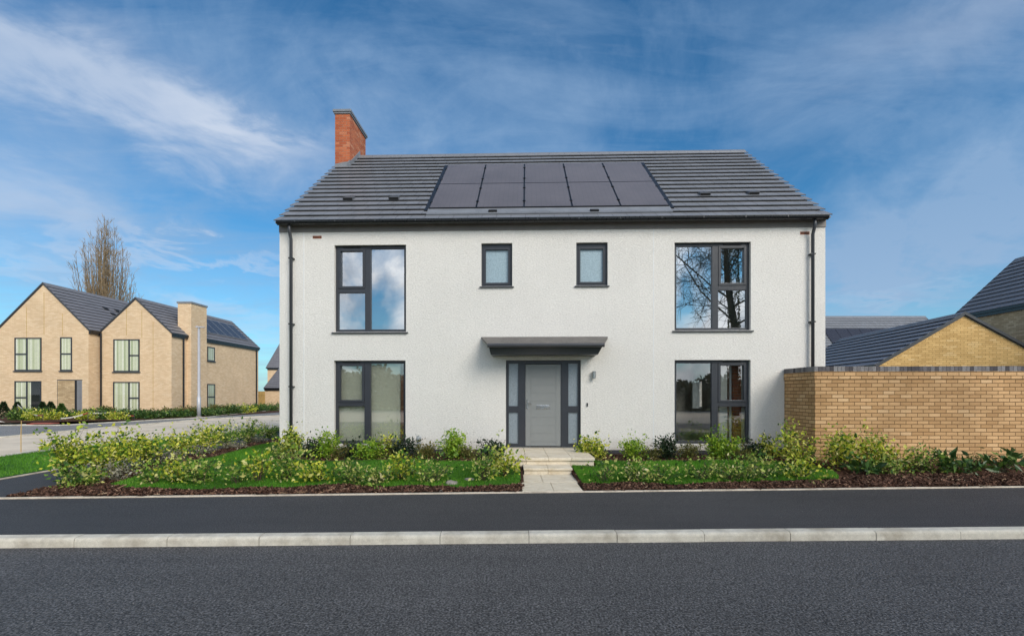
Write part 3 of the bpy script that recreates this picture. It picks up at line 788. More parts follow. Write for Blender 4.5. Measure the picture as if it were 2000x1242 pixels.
# wall lamp, bell, brick vents
mb = MB(); x, z = hp(1159.5,731); mb.box(x-.035,x+.035,-.03,.0,z-.05,z+.05); mb.tube([(x,-.075,z-.075),(x,-.075,z+.07)], .042, 14); mb.tube([(x,-.075,z-.078),(x,-.075,z-.1)], .035, 14)
mb.build('wall_lamp', M['steel'], H)
mb = MB(); x, z = hp(1147,790); mb.box(x-.015,x+.015,-.022,0,z-.042,z+.042); mb.build('doorbell', M['black'], H, bevel=.004)
for px, py in ((619.5,463.5),(1572,455.5)):
    mb = MB(); x, z = hp(px, py); mb.box(x-.105,x+.105,-.003,.04,z-.033,z+.033)
    for i in range(6): mb.box(x-.09+i*.032,x-.072+i*.032,-.006,-.0031,z-.022,z+.022,1)
    mb.build('brick_vent', [M['terra'], M['blackm']], H)
# fascia, gutter, downpipes
mb = MB(); mb.box(UL-.004,UR+.004,-.022,.05,5.345,5.50); mb.box(UL-.004,UR+.004,-.19,.05,5.5005,5.53)
for x in np.arange(UL+1.2, UR, 2.4): mb.box(x-.004,x+.004,-.0245,-.021,5.346,5.499)
mb.build('fascia', M['band'], H)
mb = MB(); gy, gz, gr_ = -.215, 5.535, .062
GL, GR = hx(541.5,-.2), hx(1616.5,-.2)
prev = None
for i in range(9):
    th = math.pi + math.pi*i/8
    p = (gy+gr_*math.cos(th), gz+gr_*1.25*math.sin(th))
    if prev: mb.face([(GL,*prev),(GR,*prev),(GR,*p),(GL,*p)])
    prev = p
for x in (GL, GR): mb.face([(x,gy+gr_*math.cos(math.pi+math.pi*i/8),gz+gr_*1.25*math.sin(math.pi+math.pi*i/8)) for i in range(9)])
mb.box(GL,GR,gy-gr_-.006,gy-gr_+.004,gz-.008,gz+.006)
for x in np.arange(GL+.45, GR, .92): mb.box(x-.010,x+.010,gy-gr_-.010,gy-gr_-.0062,gz-.045,gz+.010,1)
GU = mb.build('gutter', [M['black'], M['grey2']], H)
for px, low in ((568.5,.2),(1587.5,.2)):
    x = hx(px,-.085); mb = MB()
    mb.tube([(x,-.165,5.475),(x,-.165,5.36),(x,-.150,5.30),(x,-.085,5.16),(x,-.085,low)], .036, 12)
    dp = mb.build('downpipe', M['grey2'], H, smooth=True)
    for z in (4.72, 3.2, 1.75):
        mb = MB(); mb.box(x-.052,x+.052,-.115,-.0,z-.014,z+.014); mb.build('pipe_clip', M['black'], dp)
# roof
mb = MB()
sl = math.hypot(RY1-RY0, RZ1-RZ0); U = Vector((0,RY1-RY0,RZ1-RZ0))/sl
tiles(mb, (UL-.035,RY0,RZ0), (1,0,0), U, UR-UL+.07, sl, sl/17)
deck(mb, (UL-.035,RY0,RZ0), (1,0,0), U, UR-UL+.07, sl)
U2 = Vector((0,-(RY1-RY0),RZ1-RZ0))/sl
tiles(mb, (UL-.035,HD-RY0,RZ0), (1,0,0), U2, UR-UL+.07, sl, sl/17)
deck(mb, (UL-.035,HD-RY0,RZ0), (1,0,0), U2, UR-UL+.07, sl)
ROOF = mb.build('roof', M['tile'], H)
mb = MB(); ridge(mb, (UL-.04,RY1,RZ1+.03), (1,0,0), UR-UL+.08, K); mb.build('ridge_tiles', M['tile'], ROOF)
for px, py in ((681,390),(770,389),(1376,381),(1471,379)):
    p = roof_hit(px, py, .05); N = Vector((0,-K,1)).normalized(); A = Vector((1,0,0))
    q = lambda a,s,n: p + A*a + U*s + N*n
    mb = MB(); w = .13
    mb.hexa([q(-w,-.06,-.02),q(w,-.06,-.02),q(w*.8,.22,-.02),q(-w*.8,.22,-.02),q(-w,-.06,.075),q(w,-.06,.075),q(w*.7,.22,.01),q(-w*.7,.22,.01)])
    v = mb.build('tile_vent', M['tile'], ROOF, bevel=.008)
    mb = MB(); mb.hexa([q(-w+.02,-.066,.005),q(w-.02,-.066,.005),q(w-.02,-.0595,.005),q(-w+.02,-.0595,.005),q(-w+.02,-.066,.06),q(w-.02,-.066,.06),q(w-.02,-.0595,.06),q(-w+.02,-.0595,.06)])
    mb.build('vent_grille', M['blackm'], ROOF)
for px, py in ((962.5,413.5),(1161,412.5)):
    p = roof_hit(px, py, .05); N = Vector((0,-K,1)).normalized(); A = Vector((1,0,0))
    q = lambda a,s,n: p + A*a + U*s + N*n
    mb = MB(); mb.hexa([q(-.10,-.05,-.03),q(.10,-.05,-.03),q(.10,.05,-.03),q(-.10,.05,-.03),q(-.10,-.05,.05),q(.10,-.05,.05),q(.10,.06,.03),q(-.10,.06,.03)])
    mb.build('tile_vent', M['blackm'], ROOF, bevel=.01)
# solar panels
c = [roof_hit(838,407.5,.07), roof_hit(1304,402,.07), roof_hit(1255,318.5,.07), roof_hit(874,323,.07)]
sxl, sxr = (c[0].x+c[3].x)/2, (c[1].x+c[2].x)/2
s_of = lambda p: math.hypot(p.y-RY0, p.z-RZ0-.0)
sb, stp = (s_of(c[0])+s_of(c[1]))/2, (s_of(c[2])+s_of(c[3]))/2
N = Vector((0,-K,1)).normalized(); A = Vector((1,0,0)); P0 = Vector((0,RY0,RZ0))
q = lambda a,s,n: P0 + A*a + U*s + N*n
mb = MB(); e = .09
for (a0,a1,s0,s1) in ((sxl-e,sxl-.012,sb-e,stp+e*.6),(sxr+.012,sxr+e,sb-e,stp+e*.6),(sxl-.012,sxr+.012,stp+.012,stp+e*.6)):
    mb.hexa([q(a0,s0,.0),q(a1,s0,.0),q(a1,s1,.0),q(a0,s1,.0),q(a0,s0,.062),q(a1,s0,.062),q(a1,s1,.062),q(a0,s1,.062)])
mb.hexa([q(sxl-.012,sb-.33,.02),q(sxr+.012,sb-.33,.02),q(sxr+.012,stp+.012,.0),q(sxl-.012,stp+.012,.0),q(sxl-.012,sb-.33,.055),q(sxr+.012,sb-.33,.055),q(sxr+.012,stp+.012,.045),q(sxl-.012,stp+.012,.045)], 1)
mb.build('solar_flashing', [M['solarf'], M['lead']], ROOF)
pw, ph = (sxr-sxl)/5, (stp-sb)/2
for i in range(5):
    for j in range(2):
        mb = MB(); a0,a1,s0,s1 = sxl+i*pw+.006, sxl+(i+1)*pw-.006, sb+j*ph+.006, sb+(j+1)*ph-.006; f = .016
        mb.hexa([q(a0,s0,.047),q(a1,s0,.047),q(a1,s1,.047),q(a0,s1,.047),q(a0,s0,.083),q(a1,s0,.083),q(a1,s1,.083),q(a0,s1,.083)], 1)
        mb.face([q(a0+f,s0+f,.0845),q(a1-f,s0+f,.0845),q(a1-f,s1-f,.0845),q(a0+f,s1-f,.0845)], 0)
        sp_ = mb.build('solar_panel', [M['solar'], M['solarf']], H)
        for ss in (.22, .78):
            for aa in (a0-.0, a1+.0):
                mb = MB(); s_ = s0+(s1-s0)*ss; mb.hexa([q(aa-.03,s_-.035,.084),q(aa+.03,s_-.035,.084),q(aa+.03,s_+.035,.084),q(aa-.03,s_+.035,.084),q(aa-.02,s_-.03,.100),q(aa+.02,s_-.03,.100),q(aa+.02,s_+.03,.100),q(aa-.02,s_+.03,.100)]); mb.build('clamp', M['solarf'], sp_)
# chimney
CXl, CXr, Cy0, Cy1, Cz = UL-.002, UL+.445, 3.28, 4.72, 9.99
mb = MB(); mb.box(CXl,CXr,Cy0,Cy1,7.6,Cz); CH = mb.build('chimney', M['red'], H)
mb = MB(); mb.box(CXl-.03,CXr+.03,Cy0-.03,Cy1+.03,Cz+.0005,Cz+.05); mb.box(CXl-.055,CXr+.055,Cy0-.055,Cy1+.055,Cz+.05,Cz+.125); mb.build('chimney_cap', M['lead'], CH, bevel=.01)
mb = MB(); zf = lambda y: RZ0+(y-RY0)*K
mb.prism([(CXr+.001,Cy0-.1,zf(Cy0-.1)+.03),(CXr+.001,RY1,zf(RY1)+.03),(CXr+.001,RY1,zf(RY1)+.20),(CXr+.001,Cy0+.12,zf(Cy0)+.27),(CXr+.001,Cy0-.1,zf(Cy0)+.16)], (.02,0,0))
mb.prism([(CXl,Cy0-.001,zf(Cy0)+.0),(CXr,Cy0-.001,zf(Cy0)+.0),(CXr,Cy0-.001,zf(Cy0)+.17),(CXl,Cy0-.001,zf(Cy0)+.10)], (0,-.02,0))
mb.build('lead_flashing', M['lead'], CH)

# grey vent pipe and red brick screen beyond the side window
o = thing('vent_pipe', 'short grey plastic pipe standing against the white wall beside the brown curtain window', 'pipe', (at(818,860,10.95).x, 10.95, .15))
mb = MB(); mb.tube([(0,0,0),(0,0,.38)], .05, 14); mb.tube([(0,0,.38),(0,0,.44)], .058, 14); mb.build('pipe', M['pipe'], o)
mb = MB(); mb.tube([(0,0,.44),(0,0,.455),(0,0,.48)], [.058,.05,.03], 14); mb.build('cap', M['pipe'], o)
o = thing('screen_wall', 'red brick screen wall seen through the lower right window', 'wall', (9.6,16.0,0), -TH)
mb = MB(); mb.box(0,.215,-1.5,5,-.02,2.0); mb.build('wall', M['red'], o)
mb = MB(); mb.box(-.02,.235,-1.5,5,2.0,2.06); mb.build('coping', M['lead'], o)

# ------------------------------------------------------------------ garden wall on the right
GW = thing('garden_wall', 'long buff brick garden wall with blue brick coping beside the white house', 'wall', (6.13,9.78,0), -TH)
mb = MB(); top = 2.04; th = .215; ret = 1.16; WL = 9.0
mb.box(0,WL,0,th,-.05,top-.15); mb.box(0,th,th+.0003,ret,-.05,top-.15)
mb.box(-.014,WL,-.014,th+.014,top-.15,top); mb.box(-.014,th+.014,th+.0145,ret,top-.15,top)
mb.build('wall', M['buff'], GW)
mb = MB(); a = -.018
while a < WL:
    w = .071; mb.box(a,a+w,-.016+rk.uniform(-.002,.002),th+.016,top+.001,top+.103+rk.uniform(-.002,.002), 0, rk.random()); a += .0765
b = th+.02
while b < ret-.06:
    mb.box(-.016,th+.016,b,b+.071,top+.001,top+.103, 0, rk.random()); b += .0765
mb.build('coping', M['coping'], GW, tint=True)

# ------------------------------------------------------------------ plain gabled buildings
def gable_box(root, x0,x1,y0,y1,z0,ze,rise, axis, wallm, tilem, ov=.04, gauge=.33, gut=True):
    """axis 'y': ridge runs along y (gables face -y/+y); axis 'x': ridge runs along x"""
    mb = MB(); zb = ze-.02
    mb.box(x0,x1,y0,y1,z0,zb)
    if axis == 'y':
        xm = (x0+x1)/2; mb.prism([(x0,y0,zb+.0005),(x1,y0,zb+.0005),(xm,y0,zb+rise-.0)], (0,y1-y0,0))
    else:
        ym = (y0+y1)/2; mb.prism([(x0,y0,zb+.0005),(x0,y1,zb+.0005),(x0,ym,zb+rise-.0)], (x1-x0,0,0))
    W = mb.build('wall', wallm, root)
    mb = MB()
    if axis == 'y':
        xm = (x0+x1)/2; hw = (x1-x0)/2; e = .10; k = rise/hw; s = math.hypot(hw+e, (hw+e)*k); z0_ = ze - e*k + .06
        for sg, xe in ((1, x0-e), (-1, x1+e)):
            Uv = Vector((sg*1,0,k)).normalized()
            tiles(mb, (xe,y0-ov,z0_), (0,1,0), Uv, y1-y0+2*ov, s, gauge); deck(mb, (xe,y0-ov,z0_), (0,1,0), Uv, y1-y0+2*ov, s)
        rp, ra, rl, rk_ = (xm,y0-ov,z0_+(hw+e)*k+.03), (0,1,0), y1-y0+2*ov, k
    else:
        ym = (y0+y1)/2; hw = (y1-y0)/2; e = .10; k = rise/hw; s = math.hypot(hw+e, (hw+e)*k); z0_ = ze - e*k + .06
        for sg, ye in ((1, y0-e), (-1, y1+e)):
            Uv = Vector((0,sg*1,k)).normalized()
            tiles(mb, (x0-ov,ye,z0_), (1,0,0), Uv, x1-x0+2*ov, s, gauge); deck(mb, (x0-ov,ye,z0_), (1,0,0), Uv, x1-x0+2*ov, s)
        rp, ra, rl, rk_ = (x0-ov,ym,z0_+(hw+e)*k+.03), (1,0,0), x1-x0+2*ov, k
    RF = mb.build('roof', tilem, root)
    mb = MB(); ridge(mb, rp, ra, rl, rk_); mb.build('ridge_tiles', tilem, RF)
    # verge caps
    if axis == 'y':
        for yy in (y0-ov-.02, y1+ov):
            for sg, xe in ((1, x0-e), (-1, x1+e)):
                mb = MB(); mb.prism([(xe,yy,z0_-.06),(xe,yy,z0_+.05),(xm,yy,z0_+(hw+e)*k+.06),(xm,yy,z0_+(hw+e)*k-.05)], (0,.02,0)); mb.build('verge_trim', M['grey2'], RF)
    else:
        for xx in (x0-ov-.02, x1+ov):
            for sg, ye in ((1, y0-e), (-1, y1+e)):
                mb = MB(); mb.prism([(xx,ye,z0_-.06),(xx,ye,z0_+.05),(xx,ym,z0_+(hw+e)*k+.06),(xx,ym,z0_+(hw+e)*k-.05)], (.02,0,0)); mb.build('verge_trim', M['grey2'], RF)
    if gut:
        mb = MB()
        if axis == 'y':
            for xe, sg in ((x0-e, -1), (x1+e, 1)):
                mb.box(xe-.05*(sg<0)-.0,xe+.05*(sg>0),y0-ov,y1+ov,z0_-.09,z0_+.015); mb.box(min(xe,xe-sg*.09),max(xe,xe-sg*.09),y0,y1,z0_-.22,z0_-.085)
        else:
            for ye, sg in ((y0-e, -1), (y1+e, 1)):
                mb.box(x0-ov,x1+ov,ye-.05*(sg<0),ye+.05*(sg>0),z0_-.09,z0_+.015); mb.box(x0,x1,min(ye,ye-sg*.09),max(ye,ye-sg*.09),z0_-.22,z0_-.085)
        mb.build('gutter', M['black'], root)
    return W, RF, z0_, k, e

def facade_window(root, pts, nrm, cols, trans, curtain=True, depth=.06, sill=True, dark=False):
    """window set on a wall: pts = (origin, along vector, width, z0, z1); cols = [(fraction, has transom)]"""
    O, A, w, z0, z1 = pts; O = Vector(O); A = Vector(A).normalized(); Nn = Vector(nrm).normalized()
    def bx(mb, a0,a1,c0,c1,n0,n1,m=0):
        P = lambda a,z,n: Vector((O.x,O.y,z)) + A*a + Nn*n
        mb.hexa([P(a0,c0,n0),P(a1,c0,n0),P(a1,c0,n1),P(a0,c0,n1),P(a0,c1,n0),P(a1,c1,n0),P(a1,c1,n1),P(a0,c1,n1)], m)
    f = .07; mb = MB()
    bx(mb,0,f,z0,z1,0,.035); bx(mb,w-f,w,z0,z1,0,.035); bx(mb,f,w-f,z0,z0+f,0,.035); bx(mb,f,w-f,z1-f,z1,0,.035)
    a = 0
    for i,(fr,tr) in enumerate(cols):
        a2 = a+fr*w
        if i < len(cols)-1: bx(mb,a2-.045,a2+.045,z0+f,z1-f,.001,.034)
        if tr:
            zt = z0+(z1-z0)*trans; bx(mb,(a+.045 if i else f),(a2-.045 if i < len(cols)-1 else w-f),zt-.045,zt+.045,.002,.033)
        a = a2
    W = mb.build('window', M['grey'], root)
    mb = MB(); P = lambda a,z,n: Vector((O.x,O.y,z)) + A*a + Nn*n
    mb.face([P(f,z0+f,.012),P(w-f,z0+f,.012),P(w-f,z1-f,.012),P(f,z1-f,.012)]); mb.build('pane', M['glassfar'], W)
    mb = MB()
    mb.face([P(f,z0+f,.003),P(w-f,z0+f,.003),P(w-f,z1-f,.003),P(f,z1-f,.003)]); mb.build('room_shade_sheet', M['blackm'], W)  # matt black sheet stands in for the shade of the unlit room
    if curtain:
        mb = MB(); n = 28; ph0 = rk.uniform(0,6); lo, hi = curtain if isinstance(curtain, tuple) else (0,1)
        aa = [f+(w-2*f)*(lo+(hi-lo)*i/n) for i in range(n+1)]; nn = [.0065+.0025*math.sin(i*1.9+rk.random()) for i in range(n+1)]
        for i in range(n): mb.face([P(aa[i],z0+f,nn[i]),P(aa[i+1],z0+f,nn[i+1]),P(aa[i+1],z1-f,nn[i+1]),P(aa[i],z1-f,nn[i])], 0, None, .5+.5*math.sin(i*1.15+ph0)*math.sin(i*.37+1)+rk.uniform(-.2,.2))
        mb.build('curtain', M['curtain'], W, tint=True)  # pleat shading is painted strip by strip through the tint
    if sill:
        mb = MB(); bx(mb,-.05,w+.05,z0-.06,z0-.001,0,.08); mb.build('sill', M['grey2'], W)
    return W

# ---- buff brick house on the left
BH = thing('brick_house', 'cream brick house with two steep front gables and a chimney beyond the side road', 'house', (0,0,0))
Z2, Z1 = 31.0, 30.2; p2, p1 = F/Z2, F/Z1; gz0 = .1
X2r, X2l = -665/p2, -805/p2; X1r, X1l = -827/p1, -1004/p1
z2e, z2r = EYE+115/p2, EYE+184/p2; z1e, z1r = EYE+121/p1, EYE+213/p1
W2,RF2,zz2,k2,e2 = gable_box(BH, X2l, X2r, Z2, 41.6, gz0, z2e, z2r-z2e-.1, 'y', M['buff2'], M['tile2'])
W1_,RF1,zz1,k1,e1 = gable_box(BH, X1l, X1r, Z1, 42, gz0, z1e, z1r-z1e-.1, 'y', M['buff2'], M['tile2'])
def fw(px0,px1,py0,py1,Y,cols,tr,**k):
    a = at(px0,py1,Y-.001); b = at(px1,py0,Y-.001)
    return facade_window(BH, ((a.x,Y-.0005,0),(1,0,0),b.x-a.x,a.z,b.z), (0,-1,0), cols, tr, **k)
fw(29,81.5,659.5,724,Z1,[(.46,1),(.54,0)],.50)
fw(118,141,658.5,724,Z1,[(1,1)],.50,curtain=(0,.97))
fw(29,81,744,809,Z1,[(.46,1),(.54,0)],.50,curtain=(0,.62))
fw(222,273,662.5,726,Z2,[(.60,0),(.40,1)],.50)
fw(221.5,273,745.5,809,Z2,[(.60,0),(.40,1)],.50)
for px0,px1,py0,py1,tr in ((404.5,419,676.5,704.5,0),(404.5,419.5,749.5,801,1)):
    Ya, Yb = X2r*F/(px0-CX), X2r*F/(px1-CX); zt = EYE+(HY-py0)/F*Ya; zb_ = EYE+(HY-py1)/F*Ya
    facade_window(BH, ((X2r+.0005,Ya,0),(0,1,0),Yb-Ya,zb_,zt), (1,0,0), [(1,tr)], .5, curtain=(0,1))
# porch: dark recess, side wall and door
a, b = at(112,806,Z1), at(161,743,Z1)
mb = MB(); mb.box(a.x,a.x+.02,Z1-.012,Z1-.001,.12,b.z); mb.box(a.x,b.x,Z1-.02,Z1-.001,b.z,b.z+.05)
PR = mb.build('porch_opening', M['grey2'], BH)
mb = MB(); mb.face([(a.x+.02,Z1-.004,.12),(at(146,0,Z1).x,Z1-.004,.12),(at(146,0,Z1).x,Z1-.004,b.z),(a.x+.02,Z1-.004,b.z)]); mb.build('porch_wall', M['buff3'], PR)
mb = MB(); mb.box(at(146,0,Z1).x,at(150.5,0,Z1).x,Z1-.010,Z1-.001,.12,b.z); mb.build('porch_frame', M['blackm'], PR)
mb = MB(); mb.box(at(150.5,0,Z1).x,b.x-.02,Z1-.008,Z1-.001,.12,b.z)
for i in range(3): x = at(152.5+i*2.6,0,Z1).x; mb.box(x-.006,x+.006,Z1-.0095,Z1-.0081,.2,b.z-.1,1)
mb.build('front_door', [simple('grey_door', (.22,.22,.23), .5), M['grey2']], BH)
# downpipes
for x,y,z in ((X2l+.12,Z2-.06,z2e),(X2r+.06,Z2+1.05,z2e),(X2r+.06,41.2,z2e)):
    mb = MB(); mb.tube([(x,y,z-.05),(x,y,gz0)], .055, 8); mb.build('downpipe', M['black'], BH)
# soldier/movement lines on gables
for px, y0, y1, Y in ((52,600,700,Z1),(86,570,655,Z1),(122,612,655,Z1),(247,600,655,Z2),(277,606,660,Z2),(299,628,800,Z2)):
    mb = MB(); p, q2 = at(px,y1,Y), at(px,y0,Y); mb.box(p.x-.012,p.x+.012,Y-.006,Y,p.z,q2.z); mb.build('movement_joint', M['fence'], BH)
# chimney
cy0, cy1 = 32.45, 34.1
mb = MB(); mb.box(X2r-.6,X2r+.30,cy0,cy1,gz0,7.56); C2 = mb.build('chimney', M['buff2'], BH)
mb = MB(); mb.box(X2r-.65,X2r+.35,cy0-.05,cy1+.05,7.56,7.68); mb.build('chimney_cap', M['lead'], C2)
# solar panels on the right-hand slope
Uv = Vector((-1,0,k2)).normalized(); Nv = Vector((k2,0,1)).normalized(); s_tot = math.hypot((X2r-X2l)/2+e2, ((X2r-X2l)/2+e2)*k2)
q = lambda yv,s,n: Vector((X2r+e2,yv,zz2)) + Uv*s + Nv*n
yv = Z2+.55
while yv < 40.6:
    if not (cy0-1.05 < yv < cy1+.05):
        mb = MB(); s0, s1 = s_tot*.24, s_tot*.80
        mb.hexa([q(yv,s0,.05),q(yv+1.0,s0,.05),q(yv+1.0,s1,.05),q(yv,s1,.05),q(yv,s0,.10),q(yv+1.0,s0,.10),q(yv+1.0,s1,.10),q(yv,s1,.10)], 1)
        mb.face([q(yv+.03,s0+.03,.1015),q(yv+.97,s0+.03,.1015),q(yv+.97,s1-.03,.1015),q(yv+.03,s1-.03,.1015)], 0)
        mb.build('solar_panel', [simple('solar_cell_far', (.035,.035,.045), .3) if 'solar_cell_far' not in bpy.data.materials else bpy.data.materials['solar_cell_far'], M['lead']], BH)
    yv += 1.03
s_t1 = math.hypot((X1r-X1l)/2+e1, ((X1r-X1l)/2+e1)*k1); U1 = Vector((-1,0,k1)).normalized(); N1 = Vector((k1,0,1)).normalized()
q1 = lambda yv,s,n: Vector((X1r+e1,yv,zz1)) + U1*s + N1*n
for yy, ss in ((33.4,.62),(34.4,.62),(33.6,.50)):
    mb = MB(); s0 = s_t1*ss; mb.hexa([q1(yy,s0,.0),q1(yy+.35,s0,.0),q1(yy+.35,s0+.25,.0),q1(yy,s0+.25,.0),q1(yy,s0,.11),q1(yy+.35,s0,.11),q1(yy+.35,s0+.25,.06),q1(yy,s0+.25,.06)]); mb.build('tile_vent', M['blackm'], RF1)

# ---- garage behind the wall, houses behind
GA = thing('brick_garage', 'golden brick garage with dark tiled gable roof behind the garden wall', 'garage', (883/F*17.5,17.5,0), -R(10))
gable_box(GA, -2.8, 2.8, 0, 9.0, 0, 2.60, 1.80, 'y', M['buffg'], M['tile2'], ov=.05)
RH = thing('brick_house', 'brown brick house with big dark tiled roof rising behind the brick garage', 'house', (20.9,22.9,0), -R(5))
gable_box(RH, .1, 5.4, -11, 0, 0, 5.20, 2.55, 'y', M['buff3'], M['tile2'])
BK = thing('brick_house', 'far house with pale grey roof and dark solar panels left of the garage', 'house', (0,0,0))
bx1 = at(1806,0,44).x
Wk,RFk,zk,kk,ek = gable_box(BK, 14, bx1, 40, 48, 0, EYE+2.5, (8.4-EYE-2.5), 'x', M['buff3'], M['tile'])
sk = math.hypot(4.1, 4.1*kk); Uk = Vector((0,1,kk)).normalized(); Nk = Vector((0,-kk,1)).normalized()
q = lambda a,s,n: Vector((a,40-ek,zk)) + Uk*s + Nk*n
for i in range(6):
    a0 = at(1606,0,42).x+.5+i*1.05; s0, s1 = sk*.32, sk*.70
    mb = MB(); mb.hexa([q(a0,s0,.05),q(a0+1.02,s0,.05),q(a0+1.02,s1,.05),q(a0,s1,.05),q(a0,s0,.1),q(a0+1.02,s0,.1),q(a0+1.02,s1,.1),q(a0,s1,.1)]); mb.build('solar_panel', bpy.data.materials['solar_cell_far'], BK)
# left rear: garage, house and timber fence
LG = thing('brick_garage', 'small garage with dark roof between the cream house and the white house', 'garage', (0,0,0))
gx0 = at(517,0,47).x
gable_box(LG, gx0, gx0+7, 47, 53, 0, EYE+.35, 2.0, 'x', M['buff2'], M['tile2'])
LH = thing('brick_house', 'distant house with grey roof peeping out behind the small garage', 'house', (0,0,0))
lx0 = at(522.5,0,60).x
gable_box(LH, lx0, lx0+9, 60, 69, 0, EYE+47*60/F, 4.2, 'x', M['buff2'], M['tile2'], ov=.15)
FE = thing('timber_fence', 'yellow timber fence panel between the cream house and the small garage', 'fence', (0,46,0))
mb = MB(); fx0, fx1 = at(495,0,46).x, at(517.5,0,46).x
n = 12
for i in range(n): mb.box(fx0+(fx1-fx0)*i/n, fx0+(fx1-fx0)*(i+.94)/n, 0, .02, .05, EYE+.05)
mb.build('board_panel', M['fence'], FE)
mb = MB(); mb.box(fx0,fx1,-.03,.0-.001,.3,.4); mb.box(fx0,fx1,-.03,-.001,1.3,1.4); mb.build('rail', M['fence'], FE)

# ---- lamp post
lp = at(388.5, 812, 28.7)
LP = thing('lamp_post', 'slim pale grey street lamp in front of the cream brick chimney', 'street lamp', (lp.x,28.7,.12))
hL = EYE + (HY-640)/F*28.7 - .12
mb = MB(); mb.tube([(0,0,0),(0,0,1.2),(0,0,1.22),(0,0,hL)], [.105,.105,.075,.062], 12); mb.build('pole', M['post'], LP, smooth=True)
mb = MB(); mb.tube([(0,0,0),(0,0,.06)], [.16,.14], 12); mb.build('base', M['stone'], LP)
mb = MB(); mb.hexa([(-.16,-.10,hL+.0),(.34,-.10,hL),(.34,.10,hL),(-.16,.10,hL),(-.14,-.08,hL+.10),(.30,-.08,hL+.05),(.30,.08,hL+.05),(-.14,.08,hL+.10)]); mb.build('lantern', M['post'], LP, bevel=.02)

# ------------------------------------------------------------------ vegetation
def norm(a): return a/np.maximum(np.linalg.norm(a, axis=-1, keepdims=True), 1e-9)
def leaves_mesh(name, P, D, L, Wd, mat, parent, r, tintf):
    """P positions, D leaf directions, L lengths, Wd width ratio"""
    n = len(P); D = norm(D); side = norm(np.cross(D, r.normal(0,1,(n,3)))); nn = np.cross(side, D)
    l = L[:,None]; w = (L*Wd)[:,None]
    a = P; b = P + D*l*.45 + side*w*.5 + nn*w*.16; c = P + D*l - nn*l*.08; d = P + D*l*.45 - side*w*.5 + nn*w*.16
    V = np.stack([a,b,c,d],1).reshape(-1,3); i = np.arange(n)*4
    Fc = np.stack([np.stack([i,i+1,i+2],1), np.stack([i,i+2,i+3],1)],1).reshape(-1,3)
    return np_mesh(name, V, Fc, mat, parent, tint=np.repeat(tintf, 2))

KIND = { # material, stems, leaves per stem, leaf length, width ratio, clumpiness, t0, spread power, droop, tint(a,b)
 'yellow': ('l_yellow', 13, 40, .052, .62, .075, .25, 1.2, (1.7,1.6)),
 'front':  ('l_cream', 13, 34, .051, .55, .07, .12, 1.1, (1.5,1.9)),
 'lime':   ('l_lime', 14, 42, .050, .50, .065, .12, 1.2, (2.0,1.8)),
 'dark':   ('l_dark', 14, 40, .050, .55, .065, .12, 1.1, (1.6,2.6)),
 'olive':  ('l_olive', 18, 40, .034, .55, .05, .10, 1.1, (1.8,2.0)),
 'laurel': ('l_laurel', 10, 16, .115, .42, .05, .10, 1.2, (1.7,2.0)),
 'dry':    ('l_dry', 16, 40, .038, .6, .06, .08, 1.1, (1.8,1.8)),
 'lowmix': ('l_olive', 16, 34, .075, .6, .09, .05, 1.0, (1.6,1.8)),
 'lowgreen': ('l_laurel', 16, 34, .08, .6, .09, .05, 1.0, (1.6,1.8)),
 'lowyellow': ('l_yellow', 14, 34, .075, .6, .09, .05, 1.0, (1.8,1.5)),
}
SEED = [100]
